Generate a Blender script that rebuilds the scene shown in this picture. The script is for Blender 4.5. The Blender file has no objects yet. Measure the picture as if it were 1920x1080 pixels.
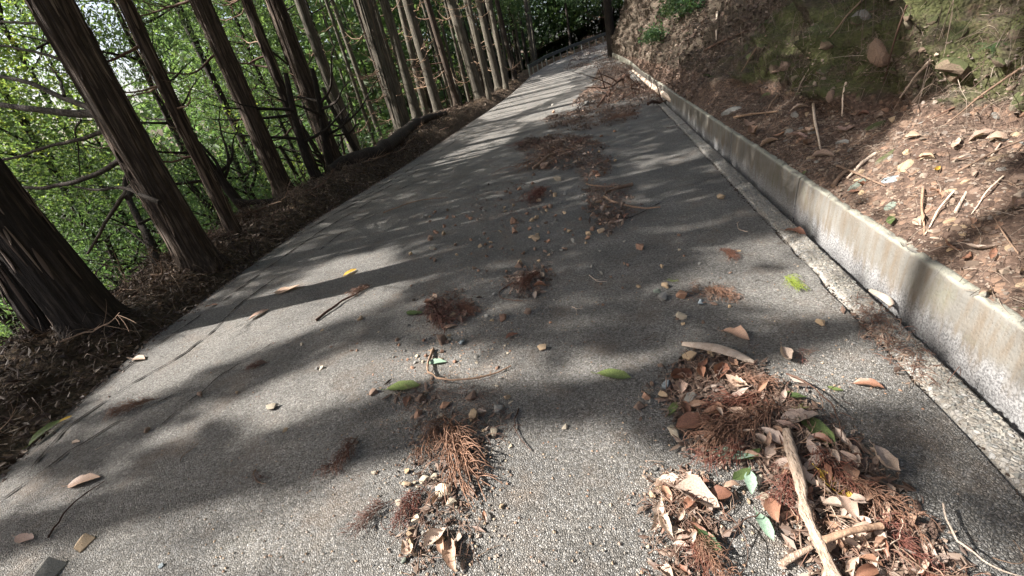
import bpy, math, random
import numpy as np
from mathutils import Vector, Matrix, Euler
random.seed(7); rng = np.random.default_rng(7)
scene = bpy.context.scene
C = scene.collection
# ------------------------------------------------------------------ camera, sky, sun, exposure
FPX, CAMH = 818.0, 1.5
_v = np.array([370, 1610.]); _u = _v / np.hypot(*_v); _h = np.array([_u[1], -_u[0]])
PIT = math.atan2(405.5, FPX); YAW = math.atan2(267.7, math.hypot(FPX, 405.5))
_F0 = np.array([-math.sin(YAW), math.cos(YAW), 0]); _R0 = np.array([math.cos(YAW), math.sin(YAW), 0]); _Z = np.array([0, 0, 1.])
_Fw = _F0 * math.cos(PIT) - _Z * math.sin(PIT); _Dn = -_Z * math.cos(PIT) - _F0 * math.sin(PIT)
cd = bpy.data.cameras.new('camera'); cam = bpy.data.objects.new('camera', cd); C.objects.link(cam)
cd.sensor_width = 36; cd.lens = 36 * FPX / 1920; cd.clip_end = 2000; cd.clip_start = 0.05
_X = _R0 * _h[0] + _Dn * _u[0]; _Yd = _R0 * _h[1] + _Dn * _u[1]      # image right / image down in the world
cam.matrix_world = Matrix(((_X[0], -_Yd[0], -_Fw[0], 0), (_X[1], -_Yd[1], -_Fw[1], 0), (_X[2], -_Yd[2], -_Fw[2], CAMH), (0, 0, 0, 1)))
scene.camera = cam
EL = math.radians(40); SD = np.array([-.95, -0.29]); SD /= np.hypot(*SD)
SUN = np.array([SD[0] * math.cos(EL), SD[1] * math.cos(EL), math.sin(EL)])
w = bpy.data.worlds.new('World'); scene.world = w; w.use_nodes = True
nt = w.node_tree; nt.nodes.clear()
sky = nt.nodes.new('ShaderNodeTexSky'); sky.sky_type = 'NISHITA'; sky.sun_disc = False
sky.sun_elevation = EL; sky.sun_rotation = math.atan2(SD[0], SD[1]); sky.dust_density = 5.0; sky.ozone_density = 0.2; sky.air_density = 0.8
bg = nt.nodes.new('ShaderNodeBackground'); bg.inputs[1].default_value = 0.085
wo = nt.nodes.new('ShaderNodeOutputWorld'); nt.links.new(sky.outputs[0], bg.inputs[0]); nt.links.new(bg.outputs[0], wo.inputs[0])
sl = bpy.data.lights.new('sun', 'SUN'); sl.energy = 4.9; sl.angle = math.radians(0.53); sl.color = (1, .95, .88)
so = bpy.data.objects.new('sun', sl); C.objects.link(so); so.rotation_euler = Vector(SUN).to_track_quat('Z', 'Y').to_euler()
so.location = (-20, 5, 30)
scene.view_settings.view_transform = 'Standard'; scene.view_settings.look = 'None'
scene.view_settings.gamma = 1; scene.view_settings.use_curve_mapping = False
scene.view_settings.exposure = 1.95
scene.cycles.max_bounces = 6; scene.cycles.diffuse_bounces = 3; scene.cycles.transparent_max_bounces = 4

# ------------------------------------------------------------------ helpers
def ray(x, y):
    d = np.array([x - 960, y - 540.]); return _Fw * FPX + _R0 * (d @ _h) + _Dn * (d @ _u)
def zr(y):                                   # height of the road along its length
    y = np.asarray(y, float); a = np.clip(y - 18, 0, 18); return .0019 * a * a + np.clip(y - 36, 0, 60) * .095
def G(px, py, z=0.0, road=True):             # a point of the photograph on the ground
    r = ray(px, py); zz = z
    for _ in range(25 if road else 1):
        t = (zz - CAMH) / r[2] if r[2] < -1e-3 else 60 / FPX
        p = r * t
        if p[1] > 60: p = r * (60 / r[1])
        if road: zz = zz * .5 + .5 * (z + float(zr(p[1])))
    return np.array([p[0], p[1], zz])
def dep(p): return float((np.asarray(p, float) - [0, 0, CAMH]) @ _Fw)
def _hash(ix, iy, iz, s):
    n = (ix * 374761393 + iy * 668265263 + iz * 2147483647 + s * 974634777) & 0xffffffff
    n = ((n ^ (n >> 13)) * 1274126177) & 0xffffffff
    return ((n ^ (n >> 16)) & 0xffff) / 65535.0
def noise(p, seed=0):                        # value noise, -1..1; p (N,3)
    p = np.asarray(p, float); i = np.floor(p).astype(np.int64); f = p - i; f = f * f * (3 - 2 * f); r = 0
    for dx in (0, 1):
        for dy in (0, 1):
            for dz in (0, 1):
                wgt = (f[:, 0] if dx else 1 - f[:, 0]) * (f[:, 1] if dy else 1 - f[:, 1]) * (f[:, 2] if dz else 1 - f[:, 2])
                r = r + wgt * _hash(i[:, 0] + dx, i[:, 1] + dy, i[:, 2] + dz, seed)
    return r * 2 - 1
def fbm(p, o=4, seed=0, g=.5):
    a, s, r = 1.0, 1.0, 0
    for k in range(o): r = r + a * noise(np.asarray(p) * s + k * 17.3, seed + k); a *= g; s *= 2.03
    return r
def interp(x, pts): return np.interp(x, [p[0] for p in pts], [p[1] for p in pts])

class MB:
    def __init__(s): s.v = []; s.f = []; s.n = 0; s.m = []
    def add(s, v, f, mi=0):
        v = np.asarray(v, float); f = np.asarray(f, int)
        s.v.append(v); s.f.append(f + s.n); s.m.append(np.full(len(f), mi)); s.n += len(v)
    def tube(s, path, rad, sides=6, cap=True, mi=0):
        P_ = np.asarray(path, float); n = len(P_); rad = np.broadcast_to(rad, (n,))
        T = np.gradient(P_, axis=0); T /= np.linalg.norm(T, axis=1)[:, None] + 1e-9
        up = np.array([0, 0, 1.]) if abs(T[0][2]) < .9 else np.array([1., 0, 0]); V = []
        a = np.cross(T[0], up); a /= np.linalg.norm(a)
        ang = np.arange(sides) * 2 * math.pi / sides
        for i in range(n):
            a = a - T[i] * (a @ T[i]); a /= np.linalg.norm(a) + 1e-9; b = np.cross(T[i], a)
            V.append(P_[i] + rad[i] * (np.cos(ang)[:, None] * a + np.sin(ang)[:, None] * b))
        V = np.concatenate(V); i, j = np.meshgrid(np.arange(n - 1), np.arange(sides), indexing='ij')
        q = np.stack([i * sides + j, i * sides + (j + 1) % sides, (i + 1) * sides + (j + 1) % sides, (i + 1) * sides + j], -1).reshape(-1, 4)
        s.add(V, q, mi)
        if cap:
            for k in (0, n - 1):
                c = P_[k]; idx = k * sides + np.arange(sides)
                base = s.n; ring = V[idx]
                s.add(np.vstack([ring, c]), [[a_, (a_ + 1) % sides, sides, sides] for a_ in range(sides)], mi)
    def build(s, name, mat, parent=None, smooth=True, loc=None):
        me = mesh_from(name, np.concatenate(s.v), np.concatenate(s.f), np.concatenate(s.m), mat, smooth)
        o = bpy.data.objects.new(name, me); C.objects.link(o)
        if parent is not None: o.parent = parent
        if loc is not None: o.location = loc
        return o
def mesh_from(name, V, F, MI, mat, smooth=True):
    me = bpy.data.meshes.new(name); me.vertices.add(len(V)); me.vertices.foreach_set('co', np.asarray(V, np.float32).ravel())
    tri = F[:, 3] == F[:, 2]; cnt = np.where(tri, 3, 4)
    li = F.ravel()[np.stack([np.ones_like(tri), np.ones_like(tri), np.ones_like(tri), ~tri], 1).ravel().astype(bool)]
    me.loops.add(len(li)); me.loops.foreach_set('vertex_index', li.astype(np.int32))
    me.polygons.add(len(F)); st = np.concatenate([[0], np.cumsum(cnt)[:-1]])
    me.polygons.foreach_set('loop_start', st.astype(np.int32)); me.polygons.foreach_set('loop_total', cnt.astype(np.int32))
    me.polygons.foreach_set('material_index', MI.astype(np.int32)); me.polygons.foreach_set('use_smooth', np.full(len(F), smooth))
    me.update(calc_edges=True)
    for m in (mat if isinstance(mat, (list, tuple)) else [mat]): me.materials.append(m)
    return me
def grid_faces(nr, nc):
    i, j = np.meshgrid(np.arange(nr - 1), np.arange(nc - 1), indexing='ij')
    return np.stack([i * nc + j, i * nc + j + 1, (i + 1) * nc + j + 1, (i + 1) * nc + j], -1).reshape(-1, 4)
def tag(o, label=None, cat=None, group=None, kind=None):
    if label: o['label'] = label
    if cat: o['category'] = cat
    if group: o['group'] = group
    if kind: o['kind'] = kind
    return o
def empty(name, loc):
    o = bpy.data.objects.new(name, None); o.location = loc; o.empty_display_size = .2; C.objects.link(o); return o
def put(name, me, loc, rot=(0, 0, 0), sc=1, parent=None, mat=None):
    o = bpy.data.objects.new(name, me); C.objects.link(o); o.location = loc; o.rotation_euler = rot
    o.scale = (sc, sc, sc) if np.isscalar(sc) else sc
    if parent is not None: o.parent = parent
    if mat: o.material_slots[0].link = 'OBJECT'; o.material_slots[0].material = mat
    return o

# ------------------------------------------------------------------ materials
def new_mat(name):
    m = bpy.data.materials.new(name); m.use_nodes = True; t = m.node_tree; b = t.nodes['Principled BSDF']
    b.inputs['Specular IOR Level'].default_value = .3; return m, t, b
def N(t, ty, **k):
    n = t.nodes.new(ty)
    for a, b in k.items():
        if a in n.inputs: n.inputs[a].default_value = b
        else: setattr(n, a, b)
    return n
def ramp(t, fac, stops):
    r = t.nodes.new('ShaderNodeValToRGB'); e = r.color_ramp.elements
    while len(e) < len(stops): e.new(.5)
    for i, (p, c) in enumerate(stops): e[i].position = p; e[i].color = (c if len(c) == 4 else (*c, 1))
    t.links.new(fac, r.inputs[0]); return r.outputs[0]
def coords(t, scale=(1, 1, 1)):
    c = t.nodes.new('ShaderNodeTexCoord'); mp = t.nodes.new('ShaderNodeMapping'); mp.inputs['Scale'].default_value = scale
    t.links.new(c.outputs['Object'], mp.inputs[0]); return mp.outputs[0]
def noise_n(t, v, sc, det=4, rough=.55):
    n = N(t, 'ShaderNodeTexNoise', Scale=sc, Detail=det, Roughness=rough); t.links.new(v, n.inputs['Vector']); return n.outputs[0]
def mix(t, fac, a, b, mode='MIX'):
    m = t.nodes.new('ShaderNodeMix'); m.data_type = 'RGBA'; m.blend_type = mode
    for inp, val in ((m.inputs[0], fac), (m.inputs[6], a), (m.inputs[7], b)):
        if isinstance(val, (int, float)): inp.default_value = val
        elif isinstance(val, tuple): inp.default_value = (*val, 1)
        else: t.links.new(val, inp)
    return m.outputs[2]
def math_n(t, op, a, b=0.0, c=None):
    m = t.nodes.new('ShaderNodeMath'); m.operation = op
    for i, val in enumerate((a, b) if c is None else (a, b, c)):
        if isinstance(val, (int, float)): m.inputs[i].default_value = val
        else: t.links.new(val, m.inputs[i])
    return m.outputs[0]
def bump(t, b, hgt, strength, dist, chain=None):
    n = N(t, 'ShaderNodeBump', Strength=strength, Distance=dist); t.links.new(hgt, n.inputs['Height'])
    if chain is not None: t.links.new(chain, n.inputs['Normal'])
    t.links.new(n.outputs[0], b.inputs['Normal']); return n.outputs[0]

def aggregate(name, cell, lo, hi, gap, dist, strength, warm=0.0, dirt=None):
    m, t, b = new_mat(name); v = coords(t)
    wv = N(t, 'ShaderNodeTexNoise', Scale=60.0, Detail=2.0); t.links.new(v, wv.inputs['Vector'])
    mx = t.nodes.new('ShaderNodeVectorMath'); mx.operation = 'MULTIPLY_ADD'; mx.inputs[1].default_value = (cell * .8,) * 3
    t.links.new(wv.outputs['Color'], mx.inputs[0]); t.links.new(v, mx.inputs[2]); v2 = mx.outputs[0]
    vo = N(t, 'ShaderNodeTexVoronoi', Scale=1 / cell); t.links.new(v2, vo.inputs['Vector'])
    ve = N(t, 'ShaderNodeTexVoronoi', Scale=1 / cell, feature='DISTANCE_TO_EDGE'); t.links.new(v2, ve.inputs['Vector'])
    vs = N(t, 'ShaderNodeTexVoronoi', Scale=2.7 / cell); t.links.new(v2, vs.inputs['Vector'])
    sep = t.nodes.new('ShaderNodeSeparateColor'); t.links.new(vo.outputs['Color'], sep.inputs[0])
    k = lambda s, wr=0: (s * (1 + wr), s, s * (1 - wr * 1.3))
    col = ramp(t, sep.outputs[0], [(0, k(lo, warm)), (.45, k((lo + hi) * .46, warm)), (.85, k((lo + hi) * .56, 0)), (1, k(hi, warm))])
    gn = noise_n(t, v, 55, 3, .7); gm = mix(t, 1.0, ramp(t, ve.outputs['Distance'], [(0, (1, 1, 1)), (.14, (0, 0, 0))]), ramp(t, gn, [(.4, (.15, .15, .15)), (.6, (1, 1, 1))]), 'MULTIPLY')
    gr2 = noise_n(t, v, 260, 3, .8); col = mix(t, .7, col, ramp(t, gr2, [(.3, (.55, .55, .55)), (.7, (1.35, 1.33, 1.3))]), 'MULTIPLY')
    col = mix(t, gm, col, (gap, gap * .97, gap * .93))
    big = noise_n(t, v, 1.3, 5, .6)
    col = mix(t, 1.0, col, ramp(t, big, [(.3, (.6, .6, .6)), (.7, (1.28, 1.26, 1.22))]), 'MULTIPLY')
    if dirt:
        d = noise_n(t, v, 3.3, 5, .65)
        col = mix(t, ramp(t, d, [(.52, (0, 0, 0)), (.76, (.5, .5, .5))]), col, dirt)
    mo = noise_n(t, v, 5.1, 6, .7)
    col = mix(t, ramp(t, mo, [(.6, (0, 0, 0)), (.8, (.35, .35, .35))]), col, (.05, .055, .03))
    t.links.new(col, b.inputs['Base Color']); b.inputs['Roughness'].default_value = .8
    hh = math_n(t, 'ADD', ramp(t, ve.outputs['Distance'], [(0, (0, 0, 0)), (.3, (1, 1, 1))]), math_n(t, 'MULTIPLY', sep.outputs[1], .8))
    hh = math_n(t, 'ADD', hh, math_n(t, 'MULTIPLY', vs.outputs['Distance'], -.35))
    bump(t, b, hh, strength, dist); return m
M = {}
M['asphalt'] = aggregate('asphalt', .0078, .115, .38, .05, .007, 1.0, .045, (.2, .145, .105))
M['pebble_concrete'] = aggregate('pebble_concrete', .018, .14, .42, .19, .005, .9, .08, (.22, .17, .12))

def rock_mat(name, c1, c2, sc=14, mossy=0):
    m, t, b = new_mat(name); v = coords(t); oi = t.nodes.new('ShaderNodeObjectInfo')
    n = noise_n(t, v, sc, 6, .65); n2 = noise_n(t, v, sc * 5, 4, .6)
    col = mix(t, ramp(t, n, [(.3, (0, 0, 0)), (.7, (1, 1, 1))]), c1, c2)
    col = mix(t, .5, col, ramp(t, n2, [(.3, (.55, .55, .55)), (.7, (1.2, 1.2, 1.2))]), 'MULTIPLY')
    col = mix(t, 1.0, col, ramp(t, oi.outputs['Random'], [(0, (.7, .68, .66)), (.5, (1, 1, 1)), (1, (1.25, 1.2, 1.12))]), 'MULTIPLY')
    if mossy:
        g = t.nodes.new('ShaderNodeNewGeometry'); s = t.nodes.new('ShaderNodeSeparateXYZ'); t.links.new(g.outputs['Normal'], s.inputs[0])
        k = math_n(t, 'ADD', s.outputs[2], math_n(t, 'MULTIPLY', n, 1.2))
        col = mix(t, ramp(t, k, [(1.05 - mossy * .5, (0, 0, 0)), (1.2 - mossy * .5, (1, 1, 1))]), col, (.065, .072, .03))
    t.links.new(col, b.inputs['Base Color']); b.inputs['Roughness'].default_value = .85
    bump(t, b, math_n(t, 'ADD', n, math_n(t, 'MULTIPLY', n2, .4)), .7, .01); return m
M['tan'] = rock_mat('tan_rock', (.34, .24, .15), (.46, .36, .25), 25)
M['brown'] = rock_mat('brown_rock', (.16, .11, .085), (.27, .19, .145), 25)
M['rust'] = rock_mat('rust_rock', (.23, .13, .09), (.34, .215, .15), 25)
M['grey'] = rock_mat('grey_rock', (.17, .17, .16), (.3, .29, .27), 25)
M['blue'] = rock_mat('blue_rock', (.13, .16, .18), (.24, .28, .31), 25)
M['green_rock'] = rock_mat('green_rock', (.15, .18, .15), (.24, .27, .23), 25)
M['pale'] = rock_mat('pale_rock', (.38, .33, .25), (.52, .46, .37), 25)
M['mossy'] = rock_mat('mossy_rock', (.15, .13, .1), (.24, .21, .16), 16, .7)
M['face'] = rock_mat('earthy_rock', (.09, .07, .05), (.2, .15, .11), 18, .5)
M['concrete'] = None
def concrete():
    m, t, b = new_mat('concrete'); v = coords(t); vz = coords(t, (1, 2.2, .5))
    n = noise_n(t, v, 2.2, 6, .6); st = noise_n(t, vz, 9, 5, .6); fi = noise_n(t, v, 90, 3, .7)
    col = mix(t, ramp(t, n, [(.3, (0, 0, 0)), (.7, (1, 1, 1))]), (.11, .105, .095), (.185, .175, .158))
    col = mix(t, ramp(t, st, [(.42, (0, 0, 0)), (.66, (.8, .8, .8))]), col, (.12, .095, .07))
    s = t.nodes.new('ShaderNodeSeparateXYZ'); t.links.new(v, s.inputs[0])
    lowf = math_n(t, 'ADD', s.outputs[2], math_n(t, 'MULTIPLY', st, .25))
    lime = ramp(t, lowf, [(.15, (.85, .85, .85)), (.24, (0, 0, 0))])
    sp = ramp(t, fi, [(.42, (.11, .11, .115)), (.55, (.27, .27, .275))]); col = mix(t, lime, col, sp)
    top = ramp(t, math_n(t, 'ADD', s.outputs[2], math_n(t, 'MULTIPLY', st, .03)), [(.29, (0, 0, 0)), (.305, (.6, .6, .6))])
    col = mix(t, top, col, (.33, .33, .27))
    pits = N(t, 'ShaderNodeTexVoronoi', Scale=70.0); t.links.new(v, pits.inputs['Vector'])
    col = mix(t, ramp(t, pits.outputs['Distance'], [(.1, (.7, .7, .7)), (.22, (0, 0, 0))]), col, (.08, .07, .06))
    mg = noise_n(t, v, 3.7, 5, .65); col = mix(t, ramp(t, mg, [(.58, (0, 0, 0)), (.78, (.4, .4, .4))]), col, (.09, .1, .05))
    t.links.new(col, b.inputs['Base Color']); b.inputs['Roughness'].default_value = .9
    bump(t, b, math_n(t, 'ADD', fi, math_n(t, 'MULTIPLY', pits.outputs['Distance'], .6)), .8, .004); return m
M['concrete'] = concrete()
def soil(name, a, b_, c, mossy=False):
    m, t, b = new_mat(name); v = coords(t)
    n = noise_n(t, v, 1.7, 6, .65); f_ = noise_n(t, v, 22, 6, .7)
    col = mix(t, ramp(t, n, [(.35, (0, 0, 0)), (.65, (1, 1, 1))]), a, b_)
    col = mix(t, ramp(t, f_, [(.35, (0, 0, 0)), (.7, (1, 1, 1))]), col, c)
    vo = N(t, 'ShaderNodeTexVoronoi', Scale=38.0); t.links.new(v, vo.inputs['Vector'])
    sep = t.nodes.new('ShaderNodeSeparateColor'); t.links.new(vo.outputs['Color'], sep.inputs[0])
    col = mix(t, .8, col, ramp(t, sep.outputs[0], [(0, (.45, .42, .4)), (.7, (1, 1, 1)), (1, (1.9, 1.8, 1.6))]), 'MULTIPLY')
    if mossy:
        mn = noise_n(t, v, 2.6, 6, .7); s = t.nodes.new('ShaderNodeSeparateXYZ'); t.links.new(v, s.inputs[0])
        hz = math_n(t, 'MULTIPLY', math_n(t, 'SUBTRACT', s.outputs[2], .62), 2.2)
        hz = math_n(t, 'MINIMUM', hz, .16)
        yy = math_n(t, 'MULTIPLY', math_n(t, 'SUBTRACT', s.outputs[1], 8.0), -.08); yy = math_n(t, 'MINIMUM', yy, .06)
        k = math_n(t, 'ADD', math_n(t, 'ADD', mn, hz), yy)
        hum_shade = noise_n(t, v, 3.4, 6, .7); col = mix(t, ramp(t, math_n(t, 'ADD', hum_shade, hz), [(.5, (0, 0, 0)), (.62, (.85, .85, .85))]), col, mix(t, f_, (.03, .024, .018), (.095, .08, .058)))  # humus patches; the steep face's shade is put into the colour too
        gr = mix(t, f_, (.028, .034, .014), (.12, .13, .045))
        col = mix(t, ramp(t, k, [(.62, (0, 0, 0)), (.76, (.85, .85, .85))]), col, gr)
    t.links.new(col, b.inputs['Base Color']); b.inputs['Roughness'].default_value = .95
    hh = math_n(t, 'ADD', f_, math_n(t, 'MULTIPLY', vo.outputs['Distance'], -.5)); bump(t, b, hh, 1, .03); return m
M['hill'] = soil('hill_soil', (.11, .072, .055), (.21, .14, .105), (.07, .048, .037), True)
M['forest_floor'] = soil('forest_floor', (.06, .04, .025), (.1, .06, .04), (.04, .035, .02))
M['berm'] = soil('litter_soil', (.05, .032, .022), (.085, .05, .035), (.035, .025, .018))

def leafy(name, cols, trans=.45, rough=.55, per='island'):
    m, t, b = new_mat(name); g = t.nodes.new('ShaderNodeNewGeometry' if per == 'island' else 'ShaderNodeObjectInfo')
    r = g.outputs['Random Per Island'] if per == 'island' else g.outputs['Random']
    v = coords(t); nn = noise_n(t, v, 1.2 if per == 'island' else 30, 3, .6)
    k = len(cols); col = ramp(t, r, [(i / (k - 1), c) for i, c in enumerate(cols)])
    col = mix(t, 1.0, col, ramp(t, nn, [(.3, (.6, .6, .6)), (.7, (1.3, 1.3, 1.25))]), 'MULTIPLY')
    t.links.new(col, b.inputs['Base Color']); b.inputs['Roughness'].default_value = rough
    if trans:
        tr = t.nodes.new('ShaderNodeBsdfTranslucent'); ms = t.nodes.new('ShaderNodeMixShader'); ms.inputs[0].default_value = trans
        t.links.new(mix(t, 1.0, col, (1.6, 1.6, .9), 'MULTIPLY'), tr.inputs[0])
        t.links.new(b.outputs[0], ms.inputs[1]); t.links.new(tr.outputs[0], ms.inputs[2])
        t.links.new(ms.outputs[0], t.nodes['Material Output'].inputs[0])
    return m
M['leaf_yellow'] = leafy('leaf_yellow_green', [(.09, .14, .05), (.15, .21, .07), (.1, .17, .065), (.23, .25, .08)], .55)
M['leaf_mid'] = leafy('leaf_mid_green', [(.045, .09, .045), (.075, .14, .07), (.06, .12, .065), (.11, .17, .075)], .5)
M['leaf_dark'] = leafy('leaf_dark_green', [(.045, .075, .035), (.07, .12, .055), (.08, .12, .05)], .45)
M['needle'] = leafy('conifer_green', [(.06, .1, .05), (.09, .15, .08), (.11, .16, .07)], .45)
M['dry'] = leafy('dry_leaf', [(.2, .12, .085), (.36, .25, .19), (.27, .15, .1), (.4, .3, .24), (.22, .155, .125), (.45, .33, .26), (.3, .2, .17)], .12, .5, 'obj')
M['dry_pale'] = leafy('pale_dry_leaf', [(.36, .28, .235), (.3, .23, .2), (.42, .34, .28)], .1, .5, 'obj')
M['dry_red'] = leafy('red_brown_leaf', [(.16, .075, .052), (.22, .115, .078)], .15, .45, 'obj')
M['leaf_green'] = leafy('fresh_green_leaf', [(.08, .115, .045), (.13, .165, .06)], .3, .4, 'obj')
M['leaf_blue'] = leafy('blue_green_leaf', [(.2, .29, .22), (.25, .34, .27)], .1, .45, 'obj')
M['leaf_gold'] = leafy('yellow_leaf', [(.5, .35, .07), (.5, .3, .06)], .25, .35, 'obj')
M['chips'] = leafy('litter_chips', [(.05, .034, .027), (.13, .085, .066), (.085, .055, .043), (.22, .16, .125), (.07, .046, .038), (.31, .24, .195)], 0)
M['strand'] = leafy('red_needle_strands', [(.1, .055, .042), (.16, .085, .062), (.24, .16, .12), (.08, .045, .037), (.3, .23, .18)], 0)
M['shaded_chips'] = leafy('shaded_litter', [(.03, .02, .015), (.07, .042, .03), (.05, .03, .022), (.13, .09, .065), (.2, .15, .11)], 0)  # darker copy of the litter colours, the left bank's deep shade painted in
M['peel'] = leafy('peeling_bark_strips', [(.05, .035, .028), (.1, .07, .055), (.2, .15, .115)], 0, .85)
M['earthbits'] = leafy('earth_bits', [(.11, .075, .058), (.18, .13, .1), (.15, .125, .11), (.23, .18, .14), (.085, .06, .047)], 0, .9)
M['greybits'] = leafy('grey_bits', [(.12, .12, .115), (.22, .215, .2), (.17, .155, .135), (.27, .25, .225), (.09, .1, .1)], 0, .9)
M['rootlet'] = leafy('rootlets', [(.05, .035, .027), (.11, .07, .055), (.22, .165, .13), (.08, .05, .037), (.34, .28, .23)], 0)
M['frond_red'] = leafy('dead_red_frond', [(.12, .045, .035), (.16, .065, .045)], 0, .6, 'obj')
M['frond_brown'] = leafy('dead_brown_frond', [(.13, .07, .048), (.19, .105, .07)], 0, .6, 'obj')
M['frond_dark'] = leafy('dark_frond', [(.1, .045, .035), (.13, .06, .04)], 0, .6, 'obj')
M['frond_green'] = leafy('green_frond', [(.17, .23, .04), (.25, .3, .05)], .2, .5, 'obj')
M['moss'] = leafy('moss_blades', [(.03, .038, .014), (.07, .08, .028), (.12, .13, .04), (.09, .07, .04), (.06, .045, .03)], .2)
M['gravelbits'] = leafy('gravel_bits', [(.2, .14, .1), (.36, .27, .19), (.22, .2, .18), (.3, .18, .12), (.14, .1, .08)], 0, .8)
def bark(name, a, b_, hi):
    m, t, b = new_mat(name); v = coords(t, (1, 1, .09)); v2 = coords(t)
    f1 = noise_n(t, v, 34, 5, .65); f2 = noise_n(t, v2, 1.6, 4, .6); oi = t.nodes.new('ShaderNodeObjectInfo')
    col = mix(t, ramp(t, f2, [(.35, (0, 0, 0)), (.65, (1, 1, 1))]), a, b_)
    col = mix(t, ramp(t, f1, [(.5, (0, 0, 0)), (.75, (1, 1, 1))]), col, hi)
    col = mix(t, ramp(t, f1, [(.32, (.8, .8, .8)), (.46, (0, 0, 0))]), col, (.015, .01, .008))
    col = mix(t, 1.0, col, ramp(t, oi.outputs['Random'], [(0, (.75, .72, .7)), (1, (1.2, 1.15, 1.1))]), 'MULTIPLY')
    t.links.new(col, b.inputs['Base Color']); b.inputs['Roughness'].default_value = .9; bump(t, b, f1, 1, .025); return m
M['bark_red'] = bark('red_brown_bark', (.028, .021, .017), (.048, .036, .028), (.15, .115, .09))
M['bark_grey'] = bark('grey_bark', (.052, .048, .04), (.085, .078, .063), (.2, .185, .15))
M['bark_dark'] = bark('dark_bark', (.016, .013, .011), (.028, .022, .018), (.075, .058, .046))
M['twig'] = rock_mat('twig_bark', (.16, .1, .07), (.3, .21, .15), 30)
M['twig_dark'] = rock_mat('dark_twig', (.07, .04, .03), (.12, .07, .05), 30)
M['twig_pale'] = rock_mat('pale_stick', (.42, .33, .26), (.6, .5, .42), 30)
M['twig_bleached'] = bark('bleached_wood', (.3, .22, .17), (.45, .36, .29), (.62, .54, .46))
M['twig_bleached'].node_tree.nodes['Mapping'].inputs['Scale'].default_value = (4, .8, 4)
def plain(name, c, r=.6, metal=0):
    m, t, b = new_mat(name); v = coords(t); n = noise_n(t, v, 12, 4, .6)
    t.links.new(mix(t, 1.0, c, ramp(t, n, [(.3, (.6, .6, .6)), (.7, (1.1, 1.1, 1.1))]), 'MULTIPLY'), b.inputs['Base Color'])
    b.inputs['Roughness'].default_value = r; b.inputs['Metallic'].default_value = metal; return m
M['crack'] = plain('crack_dirt', (.016, .014, .012), .95)
M['rail'] = plain('rail_paint', (.05, .055, .05), .5)
M['rail_white'] = plain('post_paint', (.22, .23, .21), .5)
M['litter_dark'] = plain('damp_dirt', (.045, .032, .024), .95)

# ------------------------------------------------------------------ road and gutter
EDGE = [(-30, -3.2), (0, -3.5), (1.2, -3.8), (1.8, -4.03), (2.6, -4.33), (3.7, -4.48), (5.8, -4.8), (9, -4.75), (19, -5.2), (28, -5.4), (36, -5.5), (40, -4.7), (44, -2.7), (48, 0), (51, 3.5), (54, 9), (57, 18)]
def xoff(y): return -.0055 * np.clip(np.asarray(y, float) - 24, 0, 12) ** 2      # the far road drifts left before it bends right
REDGE = [(-30, 1.145), (36.5, 1.145), (38, 2.2), (40, 5), (42, 8.5), (45, 13), (49, 18), (57, 30)]
def ex(y): return interp(y, EDGE)
ys = np.concatenate([np.arange(-30, -2, 1.0), np.arange(-2, 12, .08), np.arange(12, 57.1, .4)])
NC = 61; V = []
for y in ys:
    a = float(ex(y)) + .09 * float(noise([[y * 3.1, 0, 0]])[0]) + .05 * float(noise([[y * 11, 3, 0]])[0]); b = float(interp(y, REDGE) + xoff(y)) - .012 * float(noise([[y * 9, 7, 0]])[0]) - .02
    V.append(np.stack([np.linspace(a, b, NC), np.full(NC, y), np.full(NC, float(zr(y)))], 1))
V = np.concatenate(V); V[:, 2] += .006 * fbm(V * [1.1, 1.1, 0], 3, 5); V[:, 2] -= .05 * np.clip(1 - (V[:, 0] - ex(V[:, 1])) / .35, 0, 1) ** 2
mb = MB(); mb.add(V, grid_faces(len(ys), NC)); road = tag(mb.build('road', M['asphalt']), kind='structure')
# long cracks along the outer side of the road
def crack(pts, wd):
    P_ = np.array([G(*p)[:2] for p in pts]); d = np.r_[0, np.cumsum(np.hypot(*np.diff(P_, axis=0).T))]; s = np.arange(0, d[-1], .02)
    x = np.interp(s, d, P_[:, 0]); y = np.interp(s, d, P_[:, 1]); z0 = np.zeros_like(s)
    jx = .011 * fbm(np.stack([s * 9, z0, z0 + pts[0][0]], 1), 4); jy = .011 * fbm(np.stack([s * 9, z0 + 5, z0 + pts[0][0]], 1), 4)
    ww = wd * np.clip(.55 + .6 * noise(np.stack([s * 14, z0 + 2, z0], 1)), .12, 1.3); ww[0] = ww[-1] = .0005
    T = np.stack([np.gradient(x + jx), np.gradient(y + jy)], 1); T /= np.linalg.norm(T, axis=1)[:, None]; Nn = np.stack([-T[:, 1], T[:, 0]], 1); ww = ww * 1.5
    c = np.stack([x + jx, y + jy], 1); L_ = c + Nn * ww[:, None]; R_ = c - Nn * ww[:, None]
    z = zr(y) + .0075 + .006 * fbm(np.stack([c[:, 0] * 1.1, c[:, 1] * 1.1, z0], 1), 3, 5) - .05 * np.clip(1 - (c[:, 0] - ex(c[:, 1])) / .35, 0, 1) ** 2
    VV = np.stack([np.c_[L_, z], np.c_[R_, z]], 1).reshape(-1, 3); k = MB(); k.add(VV, grid_faces(len(s), 2)); k.build('crack', M['crack'], road)
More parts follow.
